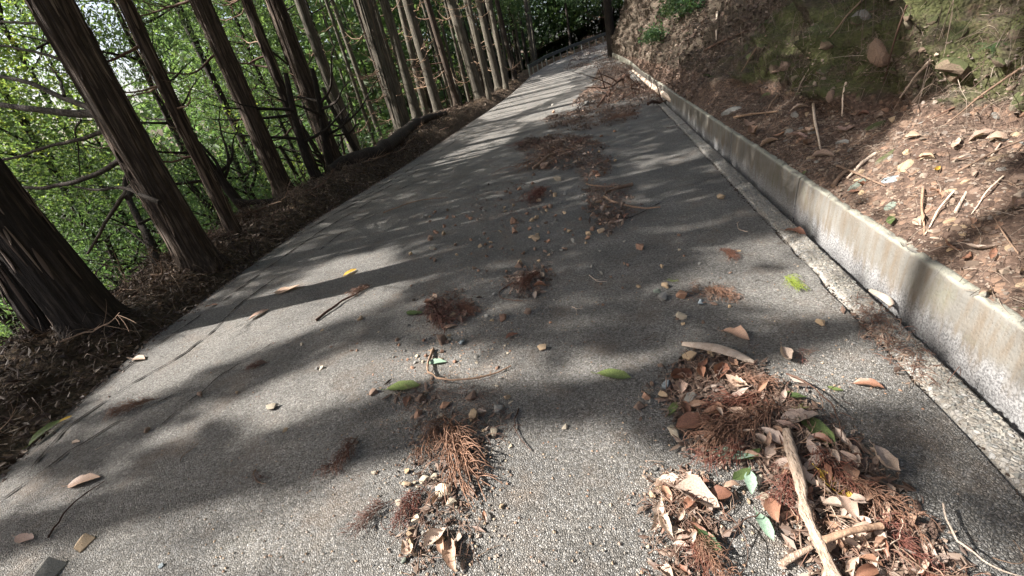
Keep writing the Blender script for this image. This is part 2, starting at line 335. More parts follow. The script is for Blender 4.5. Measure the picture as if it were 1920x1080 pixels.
for pts, wd in (([(0, 945), (60, 900), (130, 850), (210, 800), (330, 740)], .006), ([(60, 880), (130, 800), (250, 720), (330, 675), (400, 620), (445, 575), (520, 520)], .008), ([(130, 770), (200, 715), (290, 650), (380, 590)], .006),
                ([(420, 565), (500, 505), (600, 435), (700, 375), (800, 335)], .009), ([(560, 440), (640, 395), (740, 345), (840, 290)], .010), ([(600, 470), (650, 430), (720, 395)], .006), ([(300, 800), (420, 700), (520, 640)], .004), ([(240, 640), (300, 615), (360, 570), (430, 520)], .008), ([(520, 470), (580, 450), (640, 430), (700, 400)], .006), ([(660, 380), (700, 360), (800, 300), (880, 250)], .010), ([(1240, 380), (1180, 410), (1100, 400)], .005),
                ([(1700, 640), (1660, 560), (1600, 500)], .0)):
    if wd: crack(pts, wd)
# gutter strip, channel and low wall
def strip(name, prof, y0, y1, mat, dy=.06, nz=.004, parent=None):
    yy = np.arange(y0, y1, dy); prof = np.array(prof); n = len(prof)
    V = np.array([[px_ + float(xoff(y)), y, pz + float(zr(y))] for y in yy for px_, pz in prof]); V[:, 2] += nz * fbm(V * 7, 3, 3); V[:, 0] += nz * fbm(V * 6 + 9, 3, 8)
    k = MB(); k.add(V, grid_faces(len(yy), n)); return k.build(name, mat, parent)
tag(strip('gutter', [(1.1, -.035), (1.145, -.035), (1.158, .004), (1.17, .01), (1.2, .01), (1.25, .008), (1.28, .006), (1.29, -.002), (1.297, -.06), (1.33, -.085), (1.39, -.085)], -4, 36.5, M['pebble_concrete']), kind='structure')
wall = tag(empty('retaining_wall', (1.45, 0, 0)), 'low grey concrete wall along the foot of the slope, right of the gutter', 'wall')
yj = [-4.3, -.25, 3.74, 5.8, 7.9, 9.95, 12, 14, 16, 18, 20, 22, 24, 26, 28, 30, 32, 34, 36]
for i, (a, b) in enumerate(zip(yj[:-1], yj[1:])):
    nn = 140 if a < 0 else 70 if a < 6 else 24; yy = np.linspace(a + .009, b - .009, nn); dx = random.uniform(-.006, .006); dz = random.uniform(-.008, .008)
    prof = [(.0, -.08), (-.0, -.02), (.003, .05), (.006, .12), (.01, .19), (.014, .25), (.017, .282), (.022, .293), (.033, .295), (.05, .296), (.066, .294), (.074, .286), (.078, .2), (.078, -.08)]
    V = np.array([[1.365 + dx + p + float(xoff(y)), y, q + dz * (q > .1) + float(zr(y))] for y in yy for p, q in prof]); n = len(prof)
    nz_ = fbm(V * 9, 4, 11); top = np.clip((V[:, 2] - zr(V[:, 1]) - .24) / .06, 0, 1)
    V[:, 2] += -np.clip(fbm(V * [24, 24, 0], 4, 21) - .3, 0, 1) * .03 * top + .002 * nz_; V[:, 0] += .0035 * nz_ * (1 + top)
    k = MB(); k.add(V, grid_faces(nn, n)); e = np.arange(n)
    for r0, sgn in ((0, 1), ((nn - 1) * n, -1)):
        ring = V[r0:r0 + n]; k.add(np.vstack([ring, ring.mean(0)]), [[j, j + 1, n, n] for j in range(n - 1)])
    o = k.build('wall_segment', M['concrete'], wall); o.location = (-1.45, 0, 0)

# ------------------------------------------------------------------ hillside on the right
def hill_profile(s, y):                       # s = distance along the surface from the wall
    near = np.clip((9 - y) / 3, 0, 1)
    fa = np.clip((y - 15) / 15, 0, 1) * 19; a1 = np.radians(24 * near + (44 + fa) * (1 - near)); a2 = np.radians(63 * near + (46 + fa) * (1 - near)); a3 = np.radians(45)
    b1 = .95 - .12 * np.clip(y - 3, -2, 3); b1 = np.where(y > 6, .6, b1)
    s1 = np.minimum(s, b1); s2 = np.clip(s - b1, 0, 3.2); s3 = np.clip(s - b1 - 3.2, 0, None)
    x = s1 * np.cos(a1) + s2 * np.cos(a2) + s3 * np.cos(a3); z = s1 * np.sin(a1) + s2 * np.sin(a2) + s3 * np.sin(a3)
    ang = np.where(s < b1, a1, a2); return x, z, ang
HB = [(-12, 1.425), (36.5, 1.425), (38, 2.3), (40, 4.6), (42, 8.5), (45, 16), (48, 24)]
def hill_pts(s, y, disp=True):
    s = np.asarray(s, float); y = np.asarray(y, float); x, z, ang = hill_profile(s, y)
    B = interp(y, HB) + xoff(y); P_ = np.stack([B + x, y, z + .278 + zr(y)], 1)
    if disp:
        k = np.clip((s - .02) / .5, 0, 1); st = np.clip((ang - .6) * 2, 0, 1)
        q = np.stack([s, y, 0 * s], 1); r1 = 1 - np.abs(fbm(q * 1.1, 4, 31)); r2 = fbm(q * 4.5, 4, 37, .6)
        rk = np.maximum(noise(q * 2.6, 55), 0) ** .5
        d = k * (.14 * fbm(q * .7, 3, 30) + st * .5 * (r1 - .6) + (.03 + .10 * st) * r2 + st * .2 * rk)
        d = d + .012 * fbm(q * 15, 3, 41) * np.clip(s * 8, 0, 1)
        P_[:, 0] -= np.sin(ang) * d; P_[:, 2] += np.cos(ang) * d
    return P_
sv = np.concatenate([[0], np.cumsum(np.r_[np.full(85, .028), np.full(60, .06), np.full(30, .25), np.full(20, 1.2)])])
yv = np.concatenate([np.arange(-12, .5, .3), np.arange(.5, 6, .03), np.arange(6, 12, .06), np.arange(12, 37, .16), np.arange(37, 48.1, .4)])
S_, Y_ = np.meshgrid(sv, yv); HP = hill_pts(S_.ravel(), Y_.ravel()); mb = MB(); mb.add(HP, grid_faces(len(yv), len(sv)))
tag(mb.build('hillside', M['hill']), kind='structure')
def on_hill(px, py):                          # a point of the photograph on the hillside
    r = ray(px, py); r = r / np.linalg.norm(r); d = HP - [0, 0, CAMH]; t = d @ r; e = np.linalg.norm(d - t[:, None] * r, axis=1) / np.maximum(t, .1)
    e[t < .3] = 9; near = e < max(e.min() * 1.5, .006); i = np.where(near)[0][np.argmin(t[near])]; return HP[i], i
def hill_normal(i):
    nc = len(sv); r, c = divmod(i, nc); r = min(max(r, 3), len(yv) - 4); c = min(max(c, 3), nc - 4); H = HP.reshape(len(yv), nc, 3)
    n = np.cross(H[r, c + 3] - H[r, c - 3], H[r + 3, c] - H[r - 3, c]); n /= np.linalg.norm(n); return n if n[2] > 0 or n[0] < 0 and n[2] > -.2 else -n

# ------------------------------------------------------------------ bank and falling ground on the left
def bank_h(y): return interp(y, [(-5, .2), (2, .2), (5, .24), (9, .32), (14, .4), (25, .32), (36, .15), (60, .1)])
def left_z(d, y):                             # d metres outward from the road edge
    h = bank_h(y); b = np.where(d < .55, h * np.sin(np.clip((d + .08) / .63, 0, 1) * math.pi / 2), h)
    fl = np.clip(d - 1.25, 0, None); drop = np.where(fl < 40, fl * .78 - .35 * (1 - np.exp(-fl)), 31.2 - .35 - (fl - 40) * .35)
    return zr(y) - .05 + b - drop
dv = np.concatenate([np.arange(-.08, 1.6, .045), np.arange(1.6, 8, .4), np.arange(8, 60, 3), [80, 120, 200, 300, 400]])
yb = np.concatenate([[-200, -60, -20], np.arange(-10, 0, .5), np.arange(0, 16, .07), np.arange(16, 57, .4)])
D_, Y_ = np.meshgrid(dv, yb); q = np.stack([D_.ravel(), Y_.ravel()], 1); qq = np.c_[q, 0 * q[:, 0]]
z = left_z(q[:, 0], q[:, 1]); kk = np.clip((q[:, 0]) / .3, 0, 1)
z = z + kk * (.1 * fbm(qq * 1.5, 3, 61) + .035 * fbm(qq * 9, 3, 62)) + np.where(q[:, 0] > 6, 1.2 * noise(qq * .13, 66), 0)
mb = MB(); mb.add(np.stack([ex(q[:, 1]) - q[:, 0], q[:, 1], z], 1), grid_faces(len(yb), len(dv)))
tag(mb.build('ground', M['forest_floor']), kind='structure')
def bank_pt(d, y, up=0):
    a = np.array([[d, y, 0]]); z = float(left_z(np.array([d]), np.array([y]))[0]) + min(max(d / .3, 0), 1) * float((.1 * fbm(a * 1.5, 3, 61) + .035 * fbm(a * 9, 3, 62))[0])
    return np.array([float(ex(y)) - d, y, z + up])
# land beyond the bend
xs2 = np.linspace(-400, 400, 60); ys2 = np.r_[np.linspace(56.9, 110, 20), 160, 250, 400]; X2, Y2 = np.meshgrid(xs2, ys2)
z2 = zr(np.full(X2.size, 57)) - .2 + .25 * (np.clip(X2.ravel(), -30, 200) + 8) * np.where(X2.ravel() > -8, .9, 1.6) + (Y2.ravel() - 57) * .05
z2 = np.maximum(z2, -32); mb = MB(); mb.add(np.stack([X2.ravel(), Y2.ravel(), z2], 1), grid_faces(len(ys2), len(xs2))); tag(mb.build('terrain', M['forest_floor']), kind='structure')

# ------------------------------------------------------------------ where sunlight gets through the canopy
def sunfoot(p):                               # where the sun ray through p meets road level
    p = np.atleast_2d(p); k = p[:, 2] / SUN[2]; return p[:, :2] - SUN[:2] * k[:, None]
LIT = []
def lit(pts, keep=.0, z=0.0):
    LIT.append((np.array([sunfoot(G(x, y, z, road=(z == 0)))[0] for x, y in pts]), keep))
lit([(560, 1100), (540, 1000), (600, 900), (640, 830), (800, 785), (1000, 795), (1180, 795), (1260, 840), (1400, 850), (1560, 880), (1700, 930), (1850, 990), (1960, 1060), (2200, 1500), (900, 2000), (300, 1400)])
lit([(440, 800), (400, 765), (560, 695), (680, 645), (800, 645), (960, 680), (1240, 660), (1320, 720), (1180, 728), (960, 728), (760, 730), (600, 765)])
lit([(130, 790), (240, 690), (360, 610), (500, 550), (640, 482), (725, 470), (775, 510), (740, 565), (640, 605), (520, 640), (380, 700), (250, 760)], .0)
lit([(160, 900), (330, 800), (440, 740), (480, 760), (380, 820), (240, 890)], .25)
lit([(1250, 530), (1350, 450), (1470, 430), (1560, 500), (1640, 600), (1600, 700), (1500, 640), (1400, 600)], .12)
lit([(1340, 650), (1640, 610), (1800, 760), (1960, 900), (1960, 1020), (1800, 850), (1700, 780), (1560, 750), (1340, 740)])
lit([(1170, 285), (1330, 278), (1350, 322), (1200, 328)], .3)
lit([(800, 310), (900, 255), (980, 235), (950, 270), (850, 312)], .1)
lit([(895, 222), (945, 172), (1050, 140), (1080, 160), (1010, 198), (930, 230)])
lit([(960, 228), (1080, 178), (1160, 160), (1130, 185), (1000, 228)]); lit([(985, 152), (1080, 112), (1140, 100), (1145, 112), (1050, 148)])
lit([(1480, 420), (1540, 350), (1960, 600), (1960, 900), (1700, 650)], 0, .15)
lit([(1560, 330), (1700, 250), (1960, 210), (1960, 640), (1700, 480)], 0, .4)
lit([(1700, 200), (1800, 60), (1960, 20), (1960, 200)], .15, .85)
lit([(0, 860), (250, 900), (560, 880), (560, 1100), (-100, 1200)], .22); lit([(740, 500), (900, 470), (1000, 480), (900, 540), (760, 540)], .75)
LITW = [((2.5, 20, 7, 9), .25)]
def in_poly(P_, poly):
    x, y = P_[:, 0], P_[:, 1]; ins = np.zeros(len(x), bool); n = len(poly)
    for i in range(n):
        x1, y1 = poly[i]; x2, y2 = poly[(i + 1) % n]
        c = ((y1 > y) != (y2 > y)) & (x < (x2 - x1) * (y - y1) / (y2 - y1 + 1e-12) + x1); ins ^= c
    return ins
def open_to_sun(P_):                          # True where a leaf would block one of the sunny gaps
    f_ = sunfoot(P_); q3 = np.c_[f_, 0 * f_[:, 0]]; w_ = f_ + np.stack([noise(q3 * 3, 71), noise(q3 * 3, 72)], 1) * .07
    out = np.zeros(len(P_), bool); r = rng.random(len(P_))
    for poly, keep in LIT: out |= in_poly(w_, poly) & (r >= keep)
    hill = (f_[:, 0] > 2.2) & (f_[:, 0] < 8) & (f_[:, 1] > 19) & (f_[:, 1] < 36)
    out |= hill & (noise(q3 * 1.3, 75) > 0) & (r > .15)
    return out

# ------------------------------------------------------------------ foliage builders
def cards(P_, L, W, droop=0.3, up=.5):        # leaf faces: two triangles folded along the midrib
    n = len(P_); a = rng.normal(size=(n, 3)); a[:, 2] = a[:, 2] * .5 - droop; a /= np.linalg.norm(a, axis=1)[:, None]
    nrm = rng.normal(size=(n, 3)); nrm[:, 2] += up; b = np.cross(a, nrm); b /= np.linalg.norm(b, axis=1)[:, None] + 1e-9
    c = np.cross(a, b); L = L * rng.uniform(.6, 1.3, n)[:, None]; W = W * rng.uniform(.6, 1.3, n)[:, None]
    V = np.stack([P_ - a * L / 2, P_ + b * W / 2 + c * W * .15, P_ + a * L / 2, P_ - b * W / 2 + c * W * .15], 1).reshape(-1, 3)
    return V, np.arange(n * 4).reshape(-1, 4)
def crown_obj(name, P_, L, W, mat, parent, droop=.3, up=.5):
    if len(P_) < 3: return None
    V, F = cards(P_, L, W, droop, up); mb = MB(); mb.add(V - np.array(parent.location), F); o = mb.build(name, mat, parent, smooth=False); o['kind'] = 'stuff'; return o
def clumps(cen, rad, ncl, per, cl=(.5, .18)):
    c = rng.normal(size=(ncl, 3)); c /= np.linalg.norm(c, axis=1)[:, None]; c *= rng.random(ncl)[:, None] ** .4; c = c * rad + cen
    p = np.repeat(c, per, 0); return p + rng.normal(size=p.shape) * [cl[0], cl[0], cl[1]]

def branch_mesh(L, r, seed, twigs=6, upcurl=.4, mat='twig', wig=.06):
    R_ = np.random.default_rng(seed); n = 12; t = np.linspace(0, 1, n); mb = MB()
    y = np.cumsum(np.r_[0, R_.normal(0, wig, n - 1)]) * L * .35; z = L * (-.08 * np.sin(t * 3) + upcurl * t ** 2.2) + np.cumsum(np.r_[0, R_.normal(0, wig, n - 1)]) * L * .15
    P_ = np.stack([L * t * (1 - .15 * t), y, z], 1); mb.tube(P_, r * (1 - .8 * t), 6)
    for k in range(twigs):
        i = int(R_.integers(3, n - 1)); l = L * R_.uniform(.15, .45); d = R_.normal(size=3); d[0] = abs(d[0]) + .3; d /= np.linalg.norm(d); m = 6; tt = np.linspace(0, 1, m)
        Q = P_[i] + d * l * tt[:, None] + np.stack([0 * tt, R_.normal(0, .1) * l * tt ** 2, R_.uniform(0, .5) * l * tt ** 2], 1)
        mb.tube(Q, r * .38 * (1 - .75 * tt), 4, cap=False)
    return mesh_from('branch', np.concatenate(mb.v), np.concatenate(mb.f), np.concatenate(mb.m), M[mat])
BR = [branch_mesh(1.0, .014, s, 7, random.uniform(.05, .45), 'twig') for s in range(6)]
BRD = [branch_mesh(1.0, .017, 20 + s, 8, random.uniform(.0, .4), 'twig_dark') for s in range(4)]

def trunk_mesh(base, mid, r, height, hi=False, mat='bark_grey', seed=0, sweep=0.0, taper=.62):
    """trunk from base up, passing through mid (both world); local coordinates from base"""
    d = (np.array(mid) - base); d = d / d[2]; n = 90 if hi else 22; sides = 84 if hi else 12
    z = np.r_[-.5, -.2, 0, .06, .14, .25, .4, np.linspace(.6, 1, 3), np.linspace(1.1, height, n)] if not hi else np.r_[-.5, -.2, np.arange(0, 5, .06), np.linspace(5.1, height, 20)]
    rr = r * (1 - taper * np.clip(z, 0, None) / height) * (1 + .3 * np.exp(-np.clip(z, 0, 9) / .1) + .06 * np.exp(-np.clip(z, 0, 9) / .5))
    cx = d[0] * z + sweep * np.sin(z * .7) * .1; cy = d[1] * z; ang = np.arange(sides) * 2 * math.pi / sides
    A, Zg = np.meshgrid(ang, z); Rg = np.repeat(rr[:, None], sides, 1)
    q = np.stack([np.cos(A).ravel() * 2, np.sin(A).ravel() * 2, Zg.ravel() * .25 + seed * 7.7], 1)
    lob = np.cos(A * 5 + seed) * .09 * np.exp(-np.clip(Zg, 0, 9) / .3)
    Rg = Rg * (1 + .07 * fbm(q * .8, 2, 91).reshape(Rg.shape) + lob)
    if hi: Rg = Rg + min(.035, r * .13) * (np.abs(fbm(q * [3.2, 3.2, 1.3], 3, 93).reshape(Rg.shape)) - .35) * 1.3
    V = np.stack([cx[:, None] + Rg * np.cos(A), cy[:, None] + Rg * np.sin(A), Zg], -1).reshape(-1, 3)
    i, j = np.meshgrid(np.arange(len(z) - 1), np.arange(sides), indexing='ij')
    F = np.stack([i * sides + j, i * sides + (j + 1) % sides, (i + 1) * sides + (j + 1) % sides, (i + 1) * sides + j], -1).reshape(-1, 4)
    return mesh_from('trunk', V, F, np.zeros(len(F)), M[mat]), d
# canopy leaves high above, later shared out among the nearest trees
CAN_T, CAN_R = [], []
def register(root, xy, r): CAN_T.append(root); CAN_R.append((xy[0], xy[1], r))

def row_tree(top, base, wpx, label, bark_, nbr, seed, hi=False, height=19, bank=None, zoff=0):
    p = G(base[0], base[1], .0); bh = .05
    for _ in range(6): bh = (float(bank_h(p[1])) if bank is None else bank); p = G(base[0], base[1], bh)
    B = np.array([min(p[0], float(ex(p[1])) - .35), p[1], p[2] - .06]); r = wpx * dep(B + [0, 0, .15 * np.hypot(B[0], B[1])]) / FPX / 2 * (.84 if seed in (1, 2, 20) else .66)
    tr_ = ray(*top); dxy = tr_[:2] / np.hypot(*tr_[:2]); dist = np.hypot(B[0], B[1]); k = dist / np.hypot(*tr_[:2]); Mid = np.array([0, 0, CAMH]) + tr_ * k if p[0] < float(ex(p[1])) - .35 else B + [0, 0, 1.]
    me, d = trunk_mesh(B, Mid, r, height, hi, bark_, seed)
    root = tag(empty('cypress_tree', B), label, 'tree', 'trees standing along the outer edge of the road')
    put('trunk', me, (0, 0, 0), parent=root); R_ = random.Random(seed)
    if hi:
        mb = MB(); zt = 5.0
        for k in range(170):
            z0 = R_.uniform(.05, zt) ** 1.0; az = R_.uniform(0, 6.28); Ls = R_.uniform(.12, .55); wd = R_.uniform(.006, .016); tt = np.linspace(0, 1, 6); a_ = az + R_.uniform(-.1, .1) * tt
            rz = r * (1 - .62 * np.clip(z0 + Ls * tt, 0, None) / height) * (1 + .3 * np.exp(-(z0 + Ls * tt) / .1)) * 1.01 + .006 + R_.choice([.0, .02, .03]) * (tt if R_.random() < .5 else 1 - tt) ** 3
            c_ = np.stack([d[0] * (z0 + Ls * tt) + rz * np.cos(a_), d[1] * (z0 + Ls * tt) + rz * np.sin(a_), z0 + Ls * tt], 1); sd = np.stack([-np.sin(a_), np.cos(a_), 0 * a_], 1) * wd * (1 - .75 * np.abs(2 * tt - 1) ** 2)[:, None]
            o_ = np.stack([np.cos(a_), np.sin(a_), 0 * a_], 1) * .005
            mb.add(np.stack([c_ - sd, c_ + o_, c_ + sd], 1).reshape(-1, 3), grid_faces(6, 3))
        mb.build('peeling_bark', M['peel'], root)['kind'] = 'stuff'
    for k in range(int(nbr * 1.5)):
        z = R_.uniform(.9, min(height, 2.2 + dist * .42)); az = R_.choice([R_.uniform(2.2, 4.2), R_.uniform(2.2, 4.2), R_.uniform(0, 6.28)])
        L = R_.uniform(.5, 1.5) * (1 if dist < 20 else 1.3); bm = R_.choice(BR if bark_ != 'bark_red' or R_.random() < .4 else BRD)
        a = r * (1 - .5 * z / height) * .8
        put('branch', bm, (d[0] * z + a * math.cos(az), d[1] * z + a * math.sin(az), z), (R_.uniform(-.5, .5), R_.uniform(-.35, .3), az), (L, L, L), root)
    register(root, B[:2] + d[:2] * 10, 3.6); return root, B, d, r
ROW = [
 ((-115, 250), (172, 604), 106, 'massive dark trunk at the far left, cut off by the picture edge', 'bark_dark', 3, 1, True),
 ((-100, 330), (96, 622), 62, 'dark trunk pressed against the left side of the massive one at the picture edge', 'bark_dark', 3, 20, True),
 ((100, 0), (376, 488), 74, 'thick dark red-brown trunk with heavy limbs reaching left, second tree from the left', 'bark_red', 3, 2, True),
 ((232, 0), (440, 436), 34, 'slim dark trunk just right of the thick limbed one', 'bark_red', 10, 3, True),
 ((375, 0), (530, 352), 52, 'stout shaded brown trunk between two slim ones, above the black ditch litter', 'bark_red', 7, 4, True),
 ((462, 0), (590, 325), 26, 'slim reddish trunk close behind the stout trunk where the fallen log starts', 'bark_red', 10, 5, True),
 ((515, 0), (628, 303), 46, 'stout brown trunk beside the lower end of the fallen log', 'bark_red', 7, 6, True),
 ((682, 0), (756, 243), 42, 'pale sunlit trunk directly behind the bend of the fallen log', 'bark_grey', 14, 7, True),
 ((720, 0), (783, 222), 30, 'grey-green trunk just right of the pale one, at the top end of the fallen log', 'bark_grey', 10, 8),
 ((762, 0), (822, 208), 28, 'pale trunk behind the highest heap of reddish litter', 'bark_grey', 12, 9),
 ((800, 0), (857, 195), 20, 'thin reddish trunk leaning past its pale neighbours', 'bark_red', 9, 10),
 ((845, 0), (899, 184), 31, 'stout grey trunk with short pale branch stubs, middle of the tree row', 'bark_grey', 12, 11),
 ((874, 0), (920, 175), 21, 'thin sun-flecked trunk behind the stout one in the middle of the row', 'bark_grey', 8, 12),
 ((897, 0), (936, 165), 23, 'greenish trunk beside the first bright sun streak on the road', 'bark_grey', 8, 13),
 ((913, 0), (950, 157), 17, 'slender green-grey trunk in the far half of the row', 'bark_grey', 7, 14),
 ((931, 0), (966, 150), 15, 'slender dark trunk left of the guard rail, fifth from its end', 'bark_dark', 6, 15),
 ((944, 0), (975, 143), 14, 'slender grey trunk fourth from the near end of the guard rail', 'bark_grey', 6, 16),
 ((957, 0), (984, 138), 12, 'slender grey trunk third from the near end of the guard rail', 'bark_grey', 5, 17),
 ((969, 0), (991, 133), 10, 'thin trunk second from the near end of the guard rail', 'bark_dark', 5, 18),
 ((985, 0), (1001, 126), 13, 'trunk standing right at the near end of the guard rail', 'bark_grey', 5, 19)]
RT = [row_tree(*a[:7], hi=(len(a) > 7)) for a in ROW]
for i, (rt, B_, d_, r_) in enumerate(RT):      # gaps shaped in the crowns to let sun on to the row's trunks
    hw = r_ * 1.05; f0 = sunfoot(B_)[0]; f1 = sunfoot(B_ + [0, 0, 3.7])[0]; e = np.array([0, hw])
    LIT.append((np.array([f0 - e, f1 - e, f1 + e, f0 + e]), .3 if i < 7 else .15))
# heavy living limbs of the second tree, thick toward the trunk
def limb(root, pts, w0, w1, back=.0, mat='bark_dark', name='branch'):
    B = np.array(root.location); D0 = dep(B + [0, 0, 1.5]); P_ = []; n = len(pts)
    for i, (x, y) in enumerate(pts):
        r = ray(x, y); P_.append(np.array([0, 0, CAMH]) + r / FPX * (D0 + back * i / (n - 1)))
    P_ = np.array(P_); t = np.linspace(0, n - 1, n * 5); Q = np.stack([np.interp(t, np.arange(n), P_[:, k]) for k in range(3)], 1)
    K = np.ones(5) / 5; Qs = Q.copy()
    for k in range(3): Qs[2:-2, k] = np.convolve(Q[:, k], K, 'valid')
    Qs += .012 * np.stack([noise(Qs * 5 + k * 9, 5) for k in range(3)], 1); w = np.linspace(w0, w1, len(Qs)) * D0 / FPX / 2
    mb = MB(); mb.tube(Qs - B, w, 8); return mb.build(name, M[mat], root)
t1 = RT[2][0]
limb(t1, [(200, 222), (178, 215), (120, 213), (60, 205), (0, 196), (-80, 190)], 18, 9, .6)
limb(t1, [(190, 215), (160, 200), (110, 180), (50, 152), (0, 143), (-80, 130)], 13, 7, .9)
limb(t1, [(215, 250), (195, 245), (150, 262), (90, 272), (30, 297), (-60, 305)], 9, 4, .8)
limb(t1, [(245, 290), (225, 300), (205, 315), (150, 340), (95, 352), (30, 353), (-40, 340)], 12, 5, .5)
limb(t1, [(150, 125), (130, 118), (80, 100), (20, 88), (-40, 80)], 8, 4, 1.2)
limb(t1, [(170, 160), (140, 110), (100, 80), (60, 70)], 6, 3, 1.6); limb(t1, [(110, 50), (80, 42), (30, 45), (-20, 35)], 7, 4, 1.4)
limb(t1, [(300, 380), (265, 365), (235, 350), (180, 357), (140, 350)], 9, 4, .5)
limb(t1, [(150, 225), (140, 240), (148, 285), (150, 330)], 4, 2, .8); limb(t1, [(120, 180), (112, 150), (90, 120)], 6, 3, .8)
# crooked understorey tree behind the bank
def small_tree(name, label, base_px, paths, mats='bark_dark', d=1.3):
    p = G(base_px[0], base_px[1], -.15); root = tag(empty(name, p), label, 'tree')
    limb(root, paths[0][0], paths[0][1], paths[0][2], d, mats, 'trunk')
    for pts, a, b in paths[1:]: limb(root, pts, a, b, d, mats)
    return root
small_tree('crooked_tree', 'thin crooked dark understorey tree between the massive trunk and the limbed one', (305, 545),
  [([(308, 560), (300, 525), (290, 480), (272, 435), (245, 385), (232, 345), (250, 300)], 20, 9), ([(240, 372), (250, 345), (225, 375), (190, 430), (165, 475)], 11, 5), ([(288, 470), (240, 430), (215, 420)], 5, 2), ([(262, 420), (300, 400), (330, 350)], 6, 3)])
small_tree('mossy_stump', 'dark dead stub with side branches beside the bank, between the slim and stout trunks', (470, 425),
  [([(468, 430), (465, 400), (462, 380)], 18, 12), ([(440, 378), (470, 380), (530, 375), (570, 365)], 13, 6)], 'bark_dark', .2)

# slope trees behind the row
def wood_tree(x, y, r, label, mat, seed, height=17, nbr=5, grp='slender conifer trunks in the wood behind the roadside row'):
    z = float(left_z(np.array([float(ex(min(y, 56))) - x]), np.array([min(y, 56)]))[0]) if y < 56 else zr(57) - 3
    B = np.array([x, y, z - .1]); R_ = random.Random(seed); me, d = trunk_mesh(B, B + [R_.uniform(-.05, .05), R_.uniform(-.05, .05), 1], r, height, False, mat, seed)
    root = tag(empty('conifer_tree', B), label, 'tree', grp); put('trunk', me, (0, 0, 0), parent=root)
    for k in range(nbr):
        zz = R_.uniform(max(1, -z - 1), max(4, -z + 6)); az = R_.uniform(0, 6.28); L = R_.uniform(.8, 1.8)
        if zz < height * .85: put('branch', R_.choice(BR), (d[0] * zz, d[1] * zz, zz), (R_.uniform(-.5, .5), R_.uniform(-.3, .3), az), L, root)
    register(root, (x, y), 4.2); return root, B
k = 0
def px_of(p):
    d = np.asarray(p, float) - [0, 0, CAMH]; dz = d @ _Fw; return (_h * (d @ _R0 / dz * FPX) + _u * (d @ _Dn / dz * FPX) + [960, 540]), dz
W_GRP = 'slender conifer trunks in the wood behind the roadside row'
for x, y in [(-9.5, -1.2), (-13, 6.5), (-17, 0), (-19, 10), (-14, -3), (-24, 5), (-9.5, -3), (-12, 13.5), (-8.5, -8), (-18, -8), (-7, -6)]:
    wood_tree(x, y, .14, 'slim trunk standing down the slope behind the leafy screen at left', 'bark_dark', 100 + k, 20, 2, 'slim trunks down the slope at left'); k += 1
spots = []
for i in range(900):
    y = rng.uniform(13, 74); x = rng.uniform(-26 - y * .1, -7.6)
    if y > 50: x = rng.uniform(-28, 14 if y > 60 else -6)
    if any((x - a) ** 2 + (y - b) ** 2 < 3.6 for a, b in spots): continue
    pp, dz = px_of((x, y, 0)); pt, _ = px_of((x, y, 6))
    if not (640 < pp[0] < 1190): continue
    spots.append((x, y))
    if len(spots) >= 105: break
for x, y in spots:
    wood_tree(x, y, random.uniform(.1, .2), ('slender grey conifer trunk in the dense wood behind the roadside row' if y < 48 else 'slender trunk in the wood beyond the guard rail'), random.choice(['bark_grey', 'bark_dark', 'bark_grey']), 200 + k, random.uniform(14, 19), 4 if y < 40 else 2,
              W_GRP if y < 48 else 'trunks in the wood beyond the guard rail'); k += 1
# dark trunk and shrub at the far end of the hillside
p = hill_pts([.25], [36.3])[0]; B = np.array([p[0] - .1, p[1], p[2] - .9]); me, d = trunk_mesh(B, B + [-.02, .0, 1], .34, 14, False, 'bark_dark', 5)
root = tag(empty('hillside_tree', B), 'dark trunk at the end of the slope where the road disappears', 'tree'); put('trunk', me, (0, 0, 0), parent=root)
for az, z in ((2.6, 3), (3.6, 4.2), (1.8, 5), (3, 6)): put('branch', BRD[int(z) % 4], (0, 0, z), (0, -.1, az), 2.2, root)
crown_obj('crown', clumps(B + [-1.2, 0, 5.2], [2.2, 2.2, 1.6], 45, 50, (.3, .2)), .16, .07, M['needle'], root, .8)

# canopy: unseen leaves placed to shade the road, shared among trees; gaps shaped for sun
n = 120000; f_ = np.stack([rng.uniform(-7, 9.5, n), np.where(rng.random(n) < .55, rng.uniform(-1.5, 12, n), rng.uniform(12, 40, n))], 1)
zc = rng.uniform(6.5, 19, n); P_ = np.c_[f_ + SUN[:2] / SUN[2] * zc[:, None], zc]
tx = np.array(CAN_R); dd = np.hypot(P_[:, 0:1] - tx[:, 0], P_[:, 1:2] - tx[:, 1]); near = dd.argmin(1); ok = (dd.min(1) < 5.6) & (rng.random(n) < .8)
P_ = P_[ok]; near = near[ok]; ok = ~open_to_sun(P_); P_ = P_[ok]; near = near[ok]
ft = sunfoot(P_); hard = (ft[:, 1] < 9)
print('canopy', len(P_))
for i, root in enumerate(CAN_T):
    q = P_[near == i]
    if len(q) > 20: crown_obj('crown', q, .30, .13, M['needle'], root, .5, .8)

for i, (x, y) in enumerate([(5.5, -5), (6.5, 1), (5.2, 6), (7, 11), (5.6, 16), (7, 22), (6, 28)]):  # unseen trees above the bank, added to block sky light and deepen shade
    z = float(hill_pts([np.hypot(x - 1.4, 0) * 1.5], [y], False)[0][2]); B = np.array([x, y, z - .6]); root = tag(empty('shade_tree', B), 'unseen tree above the mossy slope, added to block sky light', 'tree', 'unseen trees above the slope, added to block sky light'); me, d = trunk_mesh(B, B + [-.05, 0, 1], .16, 11, False, 'bark_dark', 300 + i); put('trunk', me, (0, 0, 0), parent=root)
    crown_obj('crown', clumps(B + [-1.2, 0, 6.5], [2.8, 3.2, 2.4], 70, 60, (.5, .3)), .26, .12, M['leaf_dark'], root)
